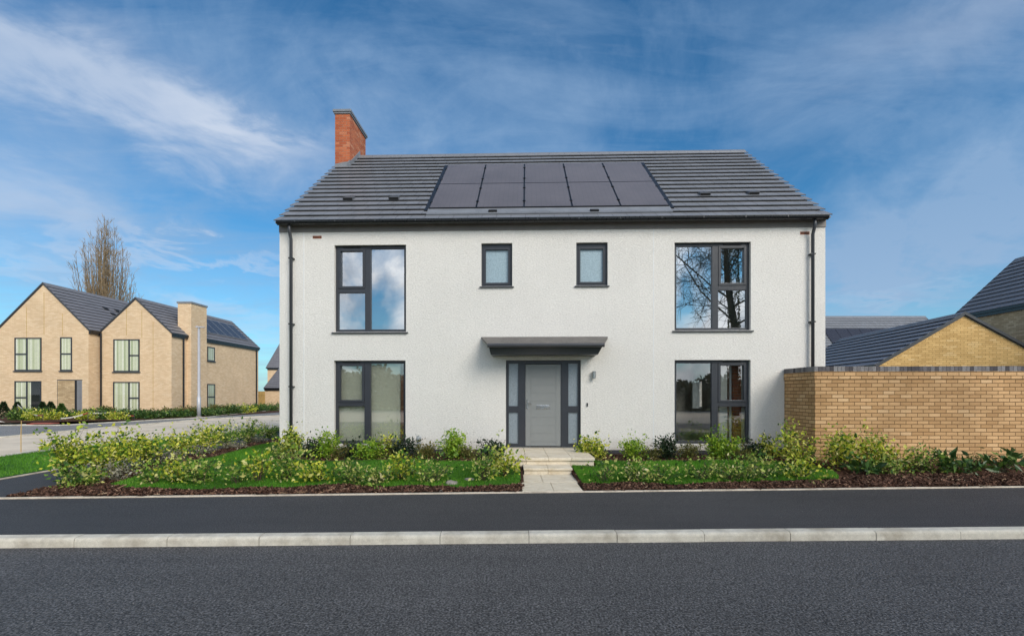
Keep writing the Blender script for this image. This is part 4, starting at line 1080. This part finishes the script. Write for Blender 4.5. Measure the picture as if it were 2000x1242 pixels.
def shrub(kind, X, Y, z, H, W, label, group=None, name='shrub', dens=1.0, lean=0.0, cat='shrub', flat=.55):
    legg = {'yellow':.35,'front':.35,'lime':.35,'laurel':.3}.get(kind, .3)
    SEED[0] += 1; r = np.random.default_rng(SEED[0])
    mat, ns, nl, L0, wr_, cl, t0, pw, tb = KIND[kind]
    root = thing(name, label, cat, (X,Y,z), 0, group)
    ns = max(4, int(ns*min(2.0, .55+.45*W/.35))); nl = max(8, int(nl*dens*1.7*min(1.8, .5+.6*H/.45))); W = W*1.15; L0 = L0*1.12
    st = MB(); P = []; D = []
    for k in range(ns):
        ph = r.uniform(0,2*math.pi); sp = W*.5*math.sqrt(r.uniform(.05,1)); lg = r.random() < legg; hh = H*(r.uniform(.85,1.12) if lg else r.uniform(.45,.92))*(1-flat*.35*(sp/(W*.5))**2)
        c, s_ = math.cos(ph), math.sin(ph); bx_, by_ = r.normal(0,.02,2)
        ts = np.linspace(0,1,6); wob = r.normal(0,.03*W,(6,2)); wob[0] = 0
        path = np.stack([bx_+c*sp*ts**pw+wob[:,0]+lean*ts*H, by_+s_*sp*ts**pw+wob[:,1], -.02+hh*ts**.9],1)
        st.tube(path, [.006*(1-.75*t) for t in ts], 4)
        nk = max(6, int(nl*(.55 if lg else 1.1)*r.uniform(.7,1.3))); t = r.uniform(t0, 1, nk)**.75
        x = np.stack([np.interp(t, ts, path[:,i]) for i in range(3)],1)
        nb = max(3, nk//6); tb_ = r.uniform(t0, 1, nb)**.75; t = tb_[r.integers(0, nb, nk)]; tw = r.normal(0,1,(nb,3))*cl*1.1; off_b = tw[r.integers(0, nb, nk)]
        x = np.stack([np.interp(t, ts, path[:,i]) for i in range(3)],1) + off_b
        off = r.normal(0,1,(nk,3))*cl*.55*(.4+.6*min(1.5,H/.5))*(.55 if lg else 1.15); off[:,2] *= .7
        P.append(x+off)
        D.append(np.stack([np.full(nk,c)*.6, np.full(nk,s_)*.6, np.full(nk,.35)],1) + r.normal(0,.7,(nk,3)) + off*6)
    P = np.vstack(P); D = np.vstack(D); P[:,2] = np.maximum(P[:,2], .012)
    n = len(P)
    tint = np.clip(r.beta(*tb, n) + .10*(r.random()-.5), 0, 1)
    if kind in ('yellow', 'front', 'lime', 'lowyellow'):
        old = r.random(n) < .30; tint = np.where(old, tint*.36, np.clip(tint*.62+.36, 0, 1))
    leaves_mesh('foliage', P, D, L0*r.uniform(.6,1.35,n)*np.where(r.random(n)<.12,1.5,1), wr_, M[mat], root, r, tint)
    st.build('stem', M['stem'], root)
    return root
def sh(kind, px, Y, ytop, W, label, **k):
    X = (px-CX)/F*Y; z = gh(X, Y); H = EYE + (HY-ytop)/F*Y - z
    return shrub(kind, X, Y, z, H, W, label, **k)

FR = 'young variegated shrubs along the front bed'
HG = 'variegated hedge shrubs along the left side of the garden'
WB = 'shrubs planted in the bed against the white wall'
RB = 'shrubs in the bed before the brick garden wall'
# left hedge, front to back
for kind, px, Y, yt, W, lab in (
 ('yellow',128,8.00,824,.55,'tallest yellow-leaved shrub at the front left corner of the garden'),
 ('front',158,7.75,905,.62,'low cream-leaved shrub under the tall yellow corner shrub'),
 ('yellow',196,8.35,862,.50,'yellow-green shrub just right of the tall corner shrub'),
 ('yellow',236,8.75,838,.62,'bushy bright yellow shrub, third back in the left hedge'),
 ('dry',226,8.2,905,.45,'grey dry-leaved low plant under the bright yellow hedge shrubs'),
 ('yellow',285,9.5,845,.60,'yellow shrub in the left hedge with pale tips against the concrete road'),
 ('dry',318,9.9,880,.60,'whitish dry-leaved low plant in the middle of the left hedge'),
 ('yellow',352,10.7,848,.62,'yellow-green shrub in the left hedge where grass shows behind it'),
 ('yellow',398,11.6,826,.70,'tall pale-tipped shrub in the left hedge below the lamp post'),
 ('dry',392,11.3,880,.60,'grey dry-leaved plant below the tall pale-tipped hedge shrub'),
 ('front',440,12.5,828,.75,'cream-speckled shrub in the rear half of the left hedge'),
 ('dry',455,12.3,868,.62,'grey-white leaved plant at the lawn edge in the rear half of the left hedge'),
 ('front',482,13.5,822,.75,'cream-tipped shrub second from the house end of the left hedge'),
 ('dry',502,13.6,856,.60,'pale grey leafy plant at the lawn edge close to the white house corner'),
 ('front',527,15.0,828,.85,'last cream-tipped hedge shrub beside the white house corner')):
    sh(kind, px, Y, yt-6, W*.92, lab, group=HG, dens=.62)
# front bed, left of the path
for kind, px, Y, yt, W, lab, d in (
 ('front',300,8.0,905,.42,'small sparse cream-leaved shrub in front of the left hedge',.8),
 ('yellow',345,8.05,888,.40,'sparse yellow shrub in the front bed at the lawn corner',.7),
 ('front',392,8.0,880,.45,'upright sparse shrub with pale tips alone before the side lawn',.9),
 ('front',462,7.95,905,.30,'small thin shrub with a few cream leaves in the front bed',.5),
 ('yellow',507,8.1,880,.40,'thin shrub with bright yellow upright shoots before the lawn',.6),
 ('front',560,8.3,862,.55,'loose green-brown shrub in line with the left downpipe',1.0),
 ('yellow',625,8.15,898,.52,'arching yellow-leaved shrub in the front bed below the left window',.8),
 ('front',690,8.05,898,.60,'spreading pale-leaved shrub in the front bed below the lower left window',.9),
 ('front',735,7.95,915,.45,'low cream-edged shrub with broad pale leaves at the bark edge',.7),
 ('yellow',785,8.25,888,.48,'yellow-tipped shrub in the front bed below the window right edge',.8),
 ('front',840,8.1,898,.60,'spreading green shrub with scattered cream leaves left of the stones',.9),
 ('front',945,8.2,876,.50,'upright cream-tipped shrub in the front bed between stones and path',.9),
 ('yellow',985,8.6,880,.50,'yellow-green shrub spilling against the path steps',.9)):
    sh(kind, px, Y-.12, yt-10, W*1.35, lab, group=FR, dens=d*.42)
# front bed, right of the path
for kind, px, Y, yt, W, lab, d in (
 ('front',1180,8.15,905,.30,'tiny sparse shrub alone on the lawn edge right of the path',.5),
 ('front',1243,8.15,900,.45,'small cream-leaved shrub right of the tiny sparse one',.7),
 ('front',1288,8.15,905,.38,'small cream-leaved shrub with one yellow shoot right of centre lawn',.6),
 ('front',1368,8.25,900,.50,'low cream-flecked shrub in the front bed below the lower right window',.7),
 ('front',1430,8.25,892,.60,'spreading cream-flecked shrub below the right window mullion',.9),
 ('front',1492,8.35,890,.60,'spreading cream-flecked shrub before the downpipe corner',.9),
 ('yellow',1560,8.5,905,.45,'low yellow-green shrub at the right end of the lawn',.8)):
    sh(kind, px, Y-.12, yt-10, W*1.35, lab, group=FR, dens=d*.42)
# wall bed
for kind, px, Y, yt, W, lab, d, ln in (
 ('yellow',556,10.75,850,.30,'sparse yellow shrub at the white house left corner',.5,0),
 ('yellow',572,10.55,832,.20,'narrow upright variegated shrub at the foot of the left downpipe',.9,0),
 ('dark',606,10.6,856,.42,'dark evergreen shrub right of the left downpipe',.9,0),
 ('lime',642,10.45,836,.42,'fresh green leafy shrub left of the lower left window',.9,0),
 ('olive',664,10.3,868,.34,'brownish low shrub under the left edge of the lower left window',.8,0),
 ('dark',688,10.4,858,.36,'dark evergreen shrub under the left casement of the lower left window',.9,0),
 ('lime',722,10.25,855,.46,'bright lime shrub under the lower left window mullion',1.1,0),
 ('olive',750,10.4,858,.36,'olive shrub with yellow tips under the lower left window',.8,0),
 ('yellow',768,10.6,838,.22,'thin tall yellow flowering shoot in front of the lower left window',.3,0),
 ('dark',788,10.4,852,.42,'dark glossy shrub below the brown curtain',1.0,0),
 ('olive',832,10.45,862,.50,'low clipped olive shrub in front of the grey vent pipe',1.1,0),
 ('lime',882,10.35,834,.42,'tall yellow-green shrub against the wall left of the door',1.2,0),
 ('olive',914,10.35,868,.34,'small rounded olive shrub between the yellow-green and dark shrubs',1.2,0),
 ('dark',956,10.45,858,.48,'dark shrub beside the landing, left of the door',1.0,0),
 ('yellow',1164,10.4,846,.34,'leaning variegated yellow shrub at the right edge of the landing',1.2,-.25),
 ('lime',1236,10.4,852,.46,'mixed green shrub with yellow tips right of the doorbell',1.0,0),
 ('olive',1272,10.35,874,.36,'low olive shrub under the white render bead',1.0,0),
 ('dark',1302,10.45,850,.36,'dark upright evergreen left of the lower right window',1.0,0),
 ('olive',1345,10.4,862,.50,'olive yellow-tipped shrub under the dark pane of the lower right window',1.0,0),
 ('lime',1403,10.4,838,.24,'upright bright green shrub in front of the lower right window mullion',1.3,0),
 ('lime',1424,10.35,852,.36,'rounded fresh green shrub under the right casement',.9,0),
 ('dark',1470,10.45,854,.34,'dark evergreen shrub under the right edge of the lower right window',.9,0),
 ('olive',1448,10.1,876,.40,'low olive shrub before the right casement',.9,0),
 ('yellow',1512,10.4,848,.40,'wispy yellow shrub between window and garden wall',.45,-.15)):
    sh(kind, px, Y, yt, W, lab, group=WB, dens=d, lean=ln)
# right bed
for kind, px, Y, yt, W, lab, d in (
 ('yellow',1540,9.75,822,.36,'tall thin yellow shrub at the shaded end of the garden wall',.6),
 ('yellow',1568,9.3,862,.45,'yellow shrub in front of the garden wall corner',.8),
 ('yellow',1640,9.0,834,.62,'broad yellow shrub on a bare stem before the garden wall',.95),
 ('yellow',1700,9.1,846,.50,'yellow shrub with upright shoots right of the broad one',.8),
 ('laurel',1690,8.7,905,.55,'low dark leafy plant beneath the yellow shrubs by the wall',1.0),
 ('yellow',1745,9.0,868,.50,'thin yellow-green shrub before the middle of the garden wall',.8),
 ('front',1738,8.6,900,.60,'grey-green low shrub at the bark edge before the garden wall',.9),
 ('front',1795,8.8,872,.60,'green shrub with pale shoots left of the big-leaved laurel',.9),
 ('laurel',1848,8.7,882,.60,'big-leaved laurel with one raised leaf before the garden wall',1.0),
 ('laurel',1898,8.6,905,.50,'low drooping laurel right of the big-leaved one',.8),
 ('olive',1905,9.2,890,.50,'thin brownish plant close to the garden wall',.6),
 ('laurel',1962,8.75,884,.50,'bright-leaved laurel at the right edge of the picture',1.0)):
    sh(kind, px, Y, yt-4, W*.95, lab, group=RB, dens=d*.58)

# stones by the front bed
def rock(px, py, w, h, label):
    p = G(px, py, .13); z = gh(p.x, p.y); r = random.Random(px)
    bm = bmesh.new(); bmesh.ops.create_icosphere(bm, subdivisions=2, radius=1)
    for v in bm.verts:
        k = 1 + .22*math.sin(v.co.x*3.1+px) * math.cos(v.co.y*2.7+px*.3) + r.uniform(-.08,.08)
        v.co = Vector((v.co.x*w*k, v.co.y*w*.7*k, v.co.z*h*k))
    me = bpy.data.meshes.new('stone'); bm.to_mesh(me); bm.free(); me.materials.append(M['stone'])
    o = bpy.data.objects.new('stone', me); COL.objects.link(o); o.location = (p.x,p.y,z+h*.35)
    tag(o, label, 'stone', 'loose stones in the front bed')
rock(882,946,.11,.06,'large rounded grey stone at the bark edge left of the path')
rock(916,940,.09,.045,'flat pinkish stone right of the large grey stone')
rock(861,958,.030,.022,'small white pebble on the bark near the pavement edging')
rock(186,925,.12,.09,'grey pointed stone under the left hedge shrubs')

# stake on the verge
sp = G(41,884,.13); o = thing('marker_stake', 'thin wooden stake standing on the grass verge at the far left', 'stake', (sp.x,sp.y,.12))
mb = MB(); mb.tube([(0,0,0),(0,0,.42),(.01,0,.80)], [.010,.010,.008], 6); mb.build('stake', M['fence'], o)

# planting before the cream house
LHG = 'low planting in front of the cream brick house'
for px in (7, 34, 83, 99, 120):
    Y = 28.3 - (px==34)*.3; X = (px-CX)/F*Y; H = .85 if px != 120 else .75
    r = np.random.default_rng(px); n = 1100
    hgt = r.random(n)**.8; ph = r.uniform(0,2*np.pi,n); rad = .36*(1-hgt)**.9*np.sqrt(r.uniform(.5,1,n))
    P = np.stack([np.cos(ph)*rad, np.sin(ph)*rad, .04+hgt*H],1); Dd = np.stack([np.cos(ph), np.sin(ph), np.full(n,.5)],1)+r.normal(0,.4,(n,3))
    o = thing('topiary_cone', {7:'dark conifer cone left of the ground floor window, at the picture edge',34:'dark conifer cone before the left side of the ground floor window',83:'dark conifer cone just right of the ground floor window',99:'dark conifer cone midway between window and porch',120:'lighter green conifer cone in front of the porch'}[px], 'conifer', (X,Y,.12), 0, 'clipped conifer cones before the cream house')
    leaves_mesh('foliage', P, Dd, np.full(n,.10)*r.uniform(.7,1.3,n), .6, M['l_dark' if px != 120 else 'l_laurel'], o, r, r.beta(2,2,n))
    mb = MB(); mb.tube([(0,0,-.02),(0,0,H*.8)], [.02,.008], 5); mb.build('stem', M['stem'], o)
for kind, px, Y, H, W, lab in (
 ('lowyellow',50,27.5,.55,.9,'pale yellow low shrub under the ground floor window'),
 ('lowgreen',44,26.0,.55,.9,'dark round shrub by the kerb left of the conifers'),
 ('lowyellow',68,25.8,.4,.8,'yellow low shrub at the kerb below the conifers'),
 ('lowgreen',75,27.6,.5,1.0,'dark green low shrub between the conifers'),
 ('lowyellow',98,26.2,.45,.9,'yellow-green low shrub below the middle conifer'),
 ('lowgreen',140,28.6,.40,1.4,'green low hedge beside the porch'),
 ('lowyellow',167,26.2,.42,.9,'bright yellow low shrub on the kerb before the two gables'),
 ('lowgreen',190,28.6,.50,1.2,'green low shrub at the foot of the valley downpipe'),
 ('lowmix',205,28.2,.60,.9,'orange-tinged low shrub left of the right gable window'),
 ('lowgreen',215,27.0,.50,1.4,'broad green low shrub before the right gable'),
 ('lowyellow',226,26.4,.38,.9,'yellow low shrub at the kerb before the right gable window'),
 ('lowgreen',250,27.2,.45,1.5,'dark green low shrub under the right gable window'),
 ('lowmix',290,28.6,.42,1.6,'reddish low hedge below the right gable'),
 ('lowgreen',300,27.6,.35,1.8,'long green low hedge by the kerb below the right gable'),
 ('lowmix',340,29.2,.55,1.4,'rusty low shrub at the corner downpipe'),
 ('lowgreen',352,28.9,.40,1.8,'green low hedge left of the lamp post'),
 ('lowmix',375,30.2,.60,1.3,'pale reddish shrub below the chimney left of the lamp post'),
 ('lowgreen',410,30.5,.45,1.9,'green low hedge right of the lamp post'),
 ('lowmix',428,32.5,.65,1.4,'brown-tipped shrub by the narrow side window'),
 ('lowgreen',448,33.0,.55,1.9,'green low hedge along the side wall'),
 ('lowyellow',470,34.5,.55,1.8,'yellow-green shrub towards the end of the side wall'),
 ('lowgreen',496,36.5,.55,2.0,'green shrub at the rear corner of the cream house'),
 ('lowgreen',525,39.0,.60,2.2,'green bushes before the small garage')):
    shrub(kind, (px-CX)/F*Y, Y, .12, H, W, lab, LHG, dens=1.3, flat=.8)
# sagging barrier tape
def tape(pts, label):
    o = thing('barrier_tape', label, 'barrier tape', pts[0], 0, 'sagging red and white barrier tapes')
    P = [Vector(p)-Vector(pts[0]) for p in pts]; mb = MB(); n = 10
    for a, b in zip(P[:-1], P[1:]):
        for i in range(n):
            f = lambda t: a.lerp(b, t) - Vector((0,0,.22*4*t*(1-t)*min(1,(b-a).length/4)))
            p, q_ = f(i/n), f((i+1)/n)
            mb.hexa([p+Vector((0,-.006,-.032)),q_+Vector((0,-.006,-.032)),q_+Vector((0,.006,-.032)),p+Vector((0,.006,-.032)),p+Vector((0,-.006,.032)),q_+Vector((0,-.006,.032)),q_+Vector((0,.006,.032)),p+Vector((0,.006,.032))], 1 if i >= 8 else 0)
    mb.build('tape', [M['white_tape'], M['red_tape']], o)
    for i, p in enumerate(P):
        mb = MB(); g = .10-pts[0][2]; mb.tube([(p.x,p.y,g),(p.x,p.y,p.z+.05)], .015, 6); mb.build('post', M['grey2'], o)
A_ = lambda px, py, Y: tuple(at(px,py,Y))
tape([A_(34,790,26.6),A_(84,811,25.0)], 'white barrier tape sagging by the ground floor window')
tape([A_(118,817,24.6),A_(172,806,25.6)], 'red-ended barrier tape lying in front of the porch')
tape([A_(172,806,26.2),A_(226,803,26.8),A_(262,812,26.6)], 'white barrier tape strung before the right gable window')
tape([A_(-8,820,24.0),A_(66,827,23.6)], 'grey-white barrier tape along the kerb at the far left')
mb = MB(); p = G(88,826,.13); mb.box(p.x-.5,p.x+.5,p.y-.2,p.y+.2,.10,.14)
tag(mb.build('paving_stack', simple('red_paving', (.38,.10,.07), .8)), 'low strip of red block paving at the kerb before the porch', 'paving')

# ---- trees
def grow_tree(root, trunk_path, trunk_r, limbs, sub, twigs, seed, barkm, twigm, upright, crown_rad, twig_r, h0, wid=1.0):
    r = np.random.default_rng(seed); tp = np.array(trunk_path, float)
    mb = MB(); mb.tube(tp, np.linspace(trunk_r, trunk_r*.25, len(tp)), 9); 
    H = tp[-1,2]
    cr = MB()
    def branch(p, d, L, rad, lev):
        d = d/np.linalg.norm(d); pts = [p]; k = 5 if lev < 2 else 3
        for i in range(k):
            d = d + r.normal(0,.13,3) + np.array([0,0,upright*(.16 if lev else .12)]); d /= np.linalg.norm(d)
            pts.append(pts[-1]+d*L/k)
        tgt = mb if lev == 0 else cr
        tgt.tube(pts, np.linspace(rad, max(twig_r*.6, rad*.3), len(pts)), 5 if lev == 0 else 3, cap=False)
        if lev == 2: return
        nn = sub if lev == 0 else twigs
        for j in range(nn):
            t = r.uniform(.18,1); i = min(k-1, int(t*k)); q_ = pts[i] + (pts[i+1]-pts[i])*(t*k-i)
            ax = (pts[i+1]-pts[i])/np.linalg.norm(pts[i+1]-pts[i]); o_ = r.normal(0,1,3); o_ -= ax*o_.dot(ax); o_ /= np.linalg.norm(o_)
            branch(q_, ax*(.75 if upright > .5 else .45)+o_*(.5 if upright > .5 else .8), L*r.uniform(.30,.55)*(1.1-.4*t), max(twig_r, rad*.38), lev+1)
    for j in range(limbs):
        t = h0 + (1-h0)*(j+r.random())/limbs; q_ = np.array([np.interp(t*H, tp[:,2], tp[:,i]) for i in range(3)])
        ph = j*2.4 + r.normal(0,.4); el = upright
        d = np.array([math.cos(ph), math.sin(ph), 0])*(1-.55*el) + np.array([0,0,.25+el*1.0])
        prof = crown_rad(t)
        branch(q_, d, prof, max(twig_r*1.5, trunk_r*.30*(1.1-t)), 0)
    mb.build('trunk', barkm, root, smooth=True); cr.build('crown', twigm, root)
PT = at(207,0,62); o = thing('poplar_tree', 'tall bare poplar with upright twigs behind the cream house roofs', 'tree', (PT.x,62,0))
Hp = EYE+(HY-424)/F*62
r = np.random.default_rng(11); tm = MB(); cm = MB()
tm.tube([(0,0,0),(.05,0,3),(-.05,0,6),(0,0,10)], [.42,.34,.26,.16], 9)
for k in range(130):
    ph = r.uniform(0,2*math.pi); c_, s_ = math.cos(ph), math.sin(ph)
    top_ = 12.0+(Hp-12.0)*r.random()**1.1 if k else Hp
    rr = np.interp(top_, [12,15,18,20.5,22,Hp], [4.1,4.0,3.4,2.5,1.3,.3])*math.sqrt(r.uniform(.05,1)); 
    st_ = r.uniform(1.5,8.0); ts = np.linspace(0,1,9)
    rad_ = rr*(1-(1-ts)**1.7)
    wob = np.cumsum(r.normal(0,.10,(9,2)),0); wob[0] = 0
    path = np.stack([c_*rad_+wob[:,0], s_*rad_+wob[:,1], st_+(top_-st_)*ts],1)
    (tm if k % 4 == 0 else cm).tube(path, np.linspace(.085,.012,9)*(1.25 if k % 4 == 0 else .75), 4)
    for j in range(13):
        t_ = r.uniform(.25,1)**.7; p = np.array([np.interp(t_,ts,path[:,i]) for i in range(3)])
        a_ = r.uniform(0,2*math.pi); L_ = r.uniform(.8,2.4)*(1.2-.75*t_); dd = np.array([math.cos(a_)*.42+c_*.15, math.sin(a_)*.42+s_*.15, .90])
        pts = [p]
        for i in range(3):
            dd = dd + r.normal(0,.12,3) + np.array([0,0,.05]); dd /= np.linalg.norm(dd); pts.append(pts[-1]+dd*L_/3)
        cm.tube(pts, [.018,.015,.012,.008], 3, cap=False)
        for m_ in range(3):
            q_ = pts[r.integers(1,3)]; d2 = dd + r.normal(0,.38,3); d2 /= np.linalg.norm(d2); L2 = L_*r.uniform(.3,.6)
            cm.tube([q_, q_+d2*L2*.5, q_+d2*L2+np.array([0,0,.05])], [.012,.010,.007], 3, cap=False)
tm.build('trunk', M['bark'], o, smooth=True); cm.build('crown', M['twig'], o)

def mirror(p):
    n = Vector((ST,CT,0)); O = Vector((0,HO,0)); return p - 2*((p-O).dot(n))*n
ob = mirror(at(1436,0,33)); o = thing('oak_tree', 'big bare ivy-clad tree across the road, mirrored in the upper right window', 'tree', (ob.x,ob.y,-.02))
grow_tree(o, [(0,0,0),(0,0,3),(.05,0,6.2),(-.5,.2,9),(-.6,0,12.5),(-.5,.1,16)], .36, 20, 14, 14, 21, M['barkdark'], M['barkdark'], .12, lambda t: 7.8*(1-.55*abs(t-.5)) , .014, .36)
r = np.random.default_rng(4); n = 2600
zz = r.uniform(1.5,12,n); ph = r.uniform(0,2*np.pi,n); rr = np.interp(zz,[0,9,12],[.34,.24,.18])+r.uniform(0,.10,n)
leaves_mesh('ivy', np.stack([np.cos(ph)*rr,np.sin(ph)*rr,zz],1), np.stack([np.cos(ph),np.sin(ph),-.3*np.ones(n)],1)+r.normal(0,.5,(n,3)), r.uniform(.08,.16,n), .8, M['l_ivy'], o, r, r.beta(2,2,n))
# far tree belt across the road (only mirrored in the ground floor windows)
n = 60000; xx = r.uniform(-45,60,n); hh = 2.9+.5*np.sin(xx*.31)+.4*np.sin(xx*.83+1)+.3*np.sin(xx*2.1)
zz = hh*r.random(n)**.7; P = np.stack([xx, -21+r.normal(0,1.2,n), zz],1)
o = leaves_mesh('tree_belt', P, r.normal(0,1,(n,3)), r.uniform(.2,.5,n), .8, M['l_far'], None, r, r.beta(2,2,n))
tag(o, 'dark belt of trees across the road, mirrored in the ground floor windows', 'trees', kind='stuff')

# ------------------------------------------------------------------ sky, sun, camera
SUN_EL, SUN_AZ = R(33), R(36)        # azimuth to the right of straight behind the camera
wd = bpy.data.worlds.new('World'); SC.world = wd; wd.use_nodes = True
t = NT(wd.node_tree); wd.node_tree.nodes.clear()
out = t.n('ShaderNodeOutputWorld'); bg = t.n('ShaderNodeBackground'); t.ln(bg.outputs[0], out.inputs[0]); bg.inputs[1].default_value = .10
sky = t.n('ShaderNodeTexSky', sky_type='NISHITA'); sky.sun_disc = False
sky.sun_elevation = SUN_EL; sky.sun_rotation = math.pi - SUN_AZ
sky.air_density = 1.0; sky.dust_density = .35; sky.ozone_density = 3.0
dirv = t.n('ShaderNodeTexCoord').outputs['Generated']
sx = t.n('ShaderNodeSeparateXYZ'); t.ln(dirv, sx.inputs[0]); X_, Y_, Z_ = sx.outputs
az = t.m('ARCTAN2', X_, Y_); el = t.m('ARCSINE', Z_)
hs = t.n('ShaderNodeHueSaturation'); hs.inputs['Saturation'].default_value = 1.12; hs.inputs['Value'].default_value = 1.0; t.ln(sky.outputs[0], hs.inputs['Color'])
base = t.mix(1.0, hs.outputs[0], (.47,.99,1.12), 'MULTIPLY')
den = t.m('ADD', t.m('ABSOLUTE', Z_), .16)
cp = t.n('ShaderNodeCombineXYZ'); t.ln(t.m('DIVIDE', X_, den), cp.inputs[0]); t.ln(t.m('DIVIDE', Y_, den), cp.inputs[1])
plane = cp.outputs[0]
mp = t.n('ShaderNodeMapping'); mp.inputs['Scale'].default_value = (.8,2.2,1); mp.inputs['Rotation'].default_value = (0,0,R(14)); t.ln(plane, mp.inputs[0])
wisp = t.noise(mp.outputs[0], 1.5, 9, .62, .8); soft = t.noise(plane, 1.1, 7, .58, .3)
warp = t.mapr(t.noise(plane, 2.4, 6, .6), .2, .8, -.10, .10); warp2 = t.mapr(t.noise(plane, 3.1, 6, .6, .5), .2, .8, -.07, .07)
azw, elw = t.m('ADD', az, warp), t.m('ADD', el, warp2)
def blob(px, py, sa, se, rot=0):
    a0 = math.atan((px-CX)/F); e0 = math.atan((HY-py)/math.hypot(F, px-CX))
    da, de = t.m('SUBTRACT', azw, a0), t.m('SUBTRACT', elw, e0); c, s = math.cos(rot), math.sin(rot)
    u = t.m('DIVIDE', t.m('ADD', t.m('MULTIPLY', da, c), t.m('MULTIPLY', de, s)), sa)
    v = t.m('DIVIDE', t.m('SUBTRACT', t.m('MULTIPLY', de, c), t.m('MULTIPLY', da, s)), se)
    return t.m('EXPONENT', t.m('MULTIPLY', t.m('ADD', t.m('MULTIPLY', u, u), t.m('MULTIPLY', v, v)), -1.0))
veil = t.m('ADD', t.mapr(wisp, .44, .78, 0, .42), t.mapr(t.noise(dirv, 3.6, 8, .62, .5), .46, .74, 0, .34)); white = t.mapr(t.noise(mp.outputs[0], 2.6, 9, .65, 1.2), .56, .85, 0, .10)
tex = t.mapr(t.m('ADD', t.m('MULTIPLY', soft, .5), t.m('MULTIPLY', t.noise(dirv, 6.5, 8, .62, .6), .5)), .38, .62, .08, 1.25); tex2 = t.mapr(t.noise(mp.outputs[0], 1.6, 7, .5, .4), .3, .7, .62, 1.05)
for px, py, sa, se, rot, amp in ((60,225,.34,.09,-.10,.40),(160,470,.30,.07,-.02,.45),(100,640,.30,.05,0,.25),(700,250,.30,.10,-.15,.50),(1880,300,.26,.14,.15,.50),(1800,430,.30,.08,.05,.45),
    (1700,540,.26,.05,.02,.5),(900,140,.40,.06,.1,.22),(1180,240,.25,.05,.1,.22),(1570,110,.10,.06,.3,.22)):
    veil = t.m('ADD', veil, t.m('MULTIPLY', blob(px,py,sa,se,rot), t.m('MULTIPLY', tex, amp)))
for px, py, sa, se, rot, amp in ((200,180,.34,.056,-.13,.80),(430,235,.12,.026,-.15,.45),(15,380,.11,.07,0,.55),(410,505,.20,.014,-.04,.50),(460,640,.26,.05,0,.50),(1960,15,.20,.05,.1,.35),(1750,585,.22,.02,.02,.30),(30,520,.12,.02,0,.35),(560,290,.10,.03,0,.25)):
    white = t.m('ADD', white, t.m('MULTIPLY', blob(px,py,sa,se,rot), t.m('MULTIPLY', tex2, amp)))
# heavier broken cloud in the half of the sky behind the camera
back = t.mapr(Y_, -.02, -.30, 0, 1)
cum = t.mapr(t.noise(dirv, 5.5, 8, .56, .3), .42, .58, 0, 1)
haze = t.mapr(el, .0, .30, .30, 0)
bk = t.m('MULTIPLY', back, t.m('MULTIPLY', cum, .95), clamp=True)
front = t.mix(t.m('MINIMUM', t.m('MAXIMUM', white, haze), .95, clamp=True), t.mix(t.m('MINIMUM', veil, .80, clamp=True), base, (2.55,3.85,5.75)), (5.3,6.0,7.2))
cb_ = t.ramp(t.noise(dirv, 9, 7, .6), [(.32,(5.5,6.1,7.0)),(.60,(15,15,15))])
t.ln(t.mix(bk, front, cb_), bg.inputs[0])

sun = bpy.data.lights.new('sun', 'SUN'); sun.energy = 2.7; sun.angle = R(32); sun.color = (1.0,.93,.83)
so = bpy.data.objects.new('sun', sun); COL.objects.link(so)
d = Vector((math.sin(SUN_AZ)*math.cos(SUN_EL), -math.cos(SUN_AZ)*math.cos(SUN_EL), math.sin(SUN_EL)))
so.rotation_euler = d.to_track_quat('Z', 'Y').to_euler(); so.location = (8,-10,20)

cam = bpy.data.cameras.new('camera'); co = bpy.data.objects.new('camera', cam); COL.objects.link(co)
co.location = (0,0,EYE); co.rotation_euler = (R(90),0,0)
cam.sensor_fit = 'HORIZONTAL'; cam.sensor_width = 36; cam.lens = 36*F/2000
cam.shift_y = (HY-621)/2000; cam.clip_start = .05; cam.clip_end = 2000
SC.camera = co
vs = SC.view_settings; vs.view_transform = 'Standard'; vs.look = 'None'; vs.gamma = 1; vs.use_curve_mapping = False; vs.exposure = .22
SC.render.film_transparent = False
SC.cycles.max_bounces = 8; SC.cycles.transparent_max_bounces = 12
SC.cycles.use_denoising = True
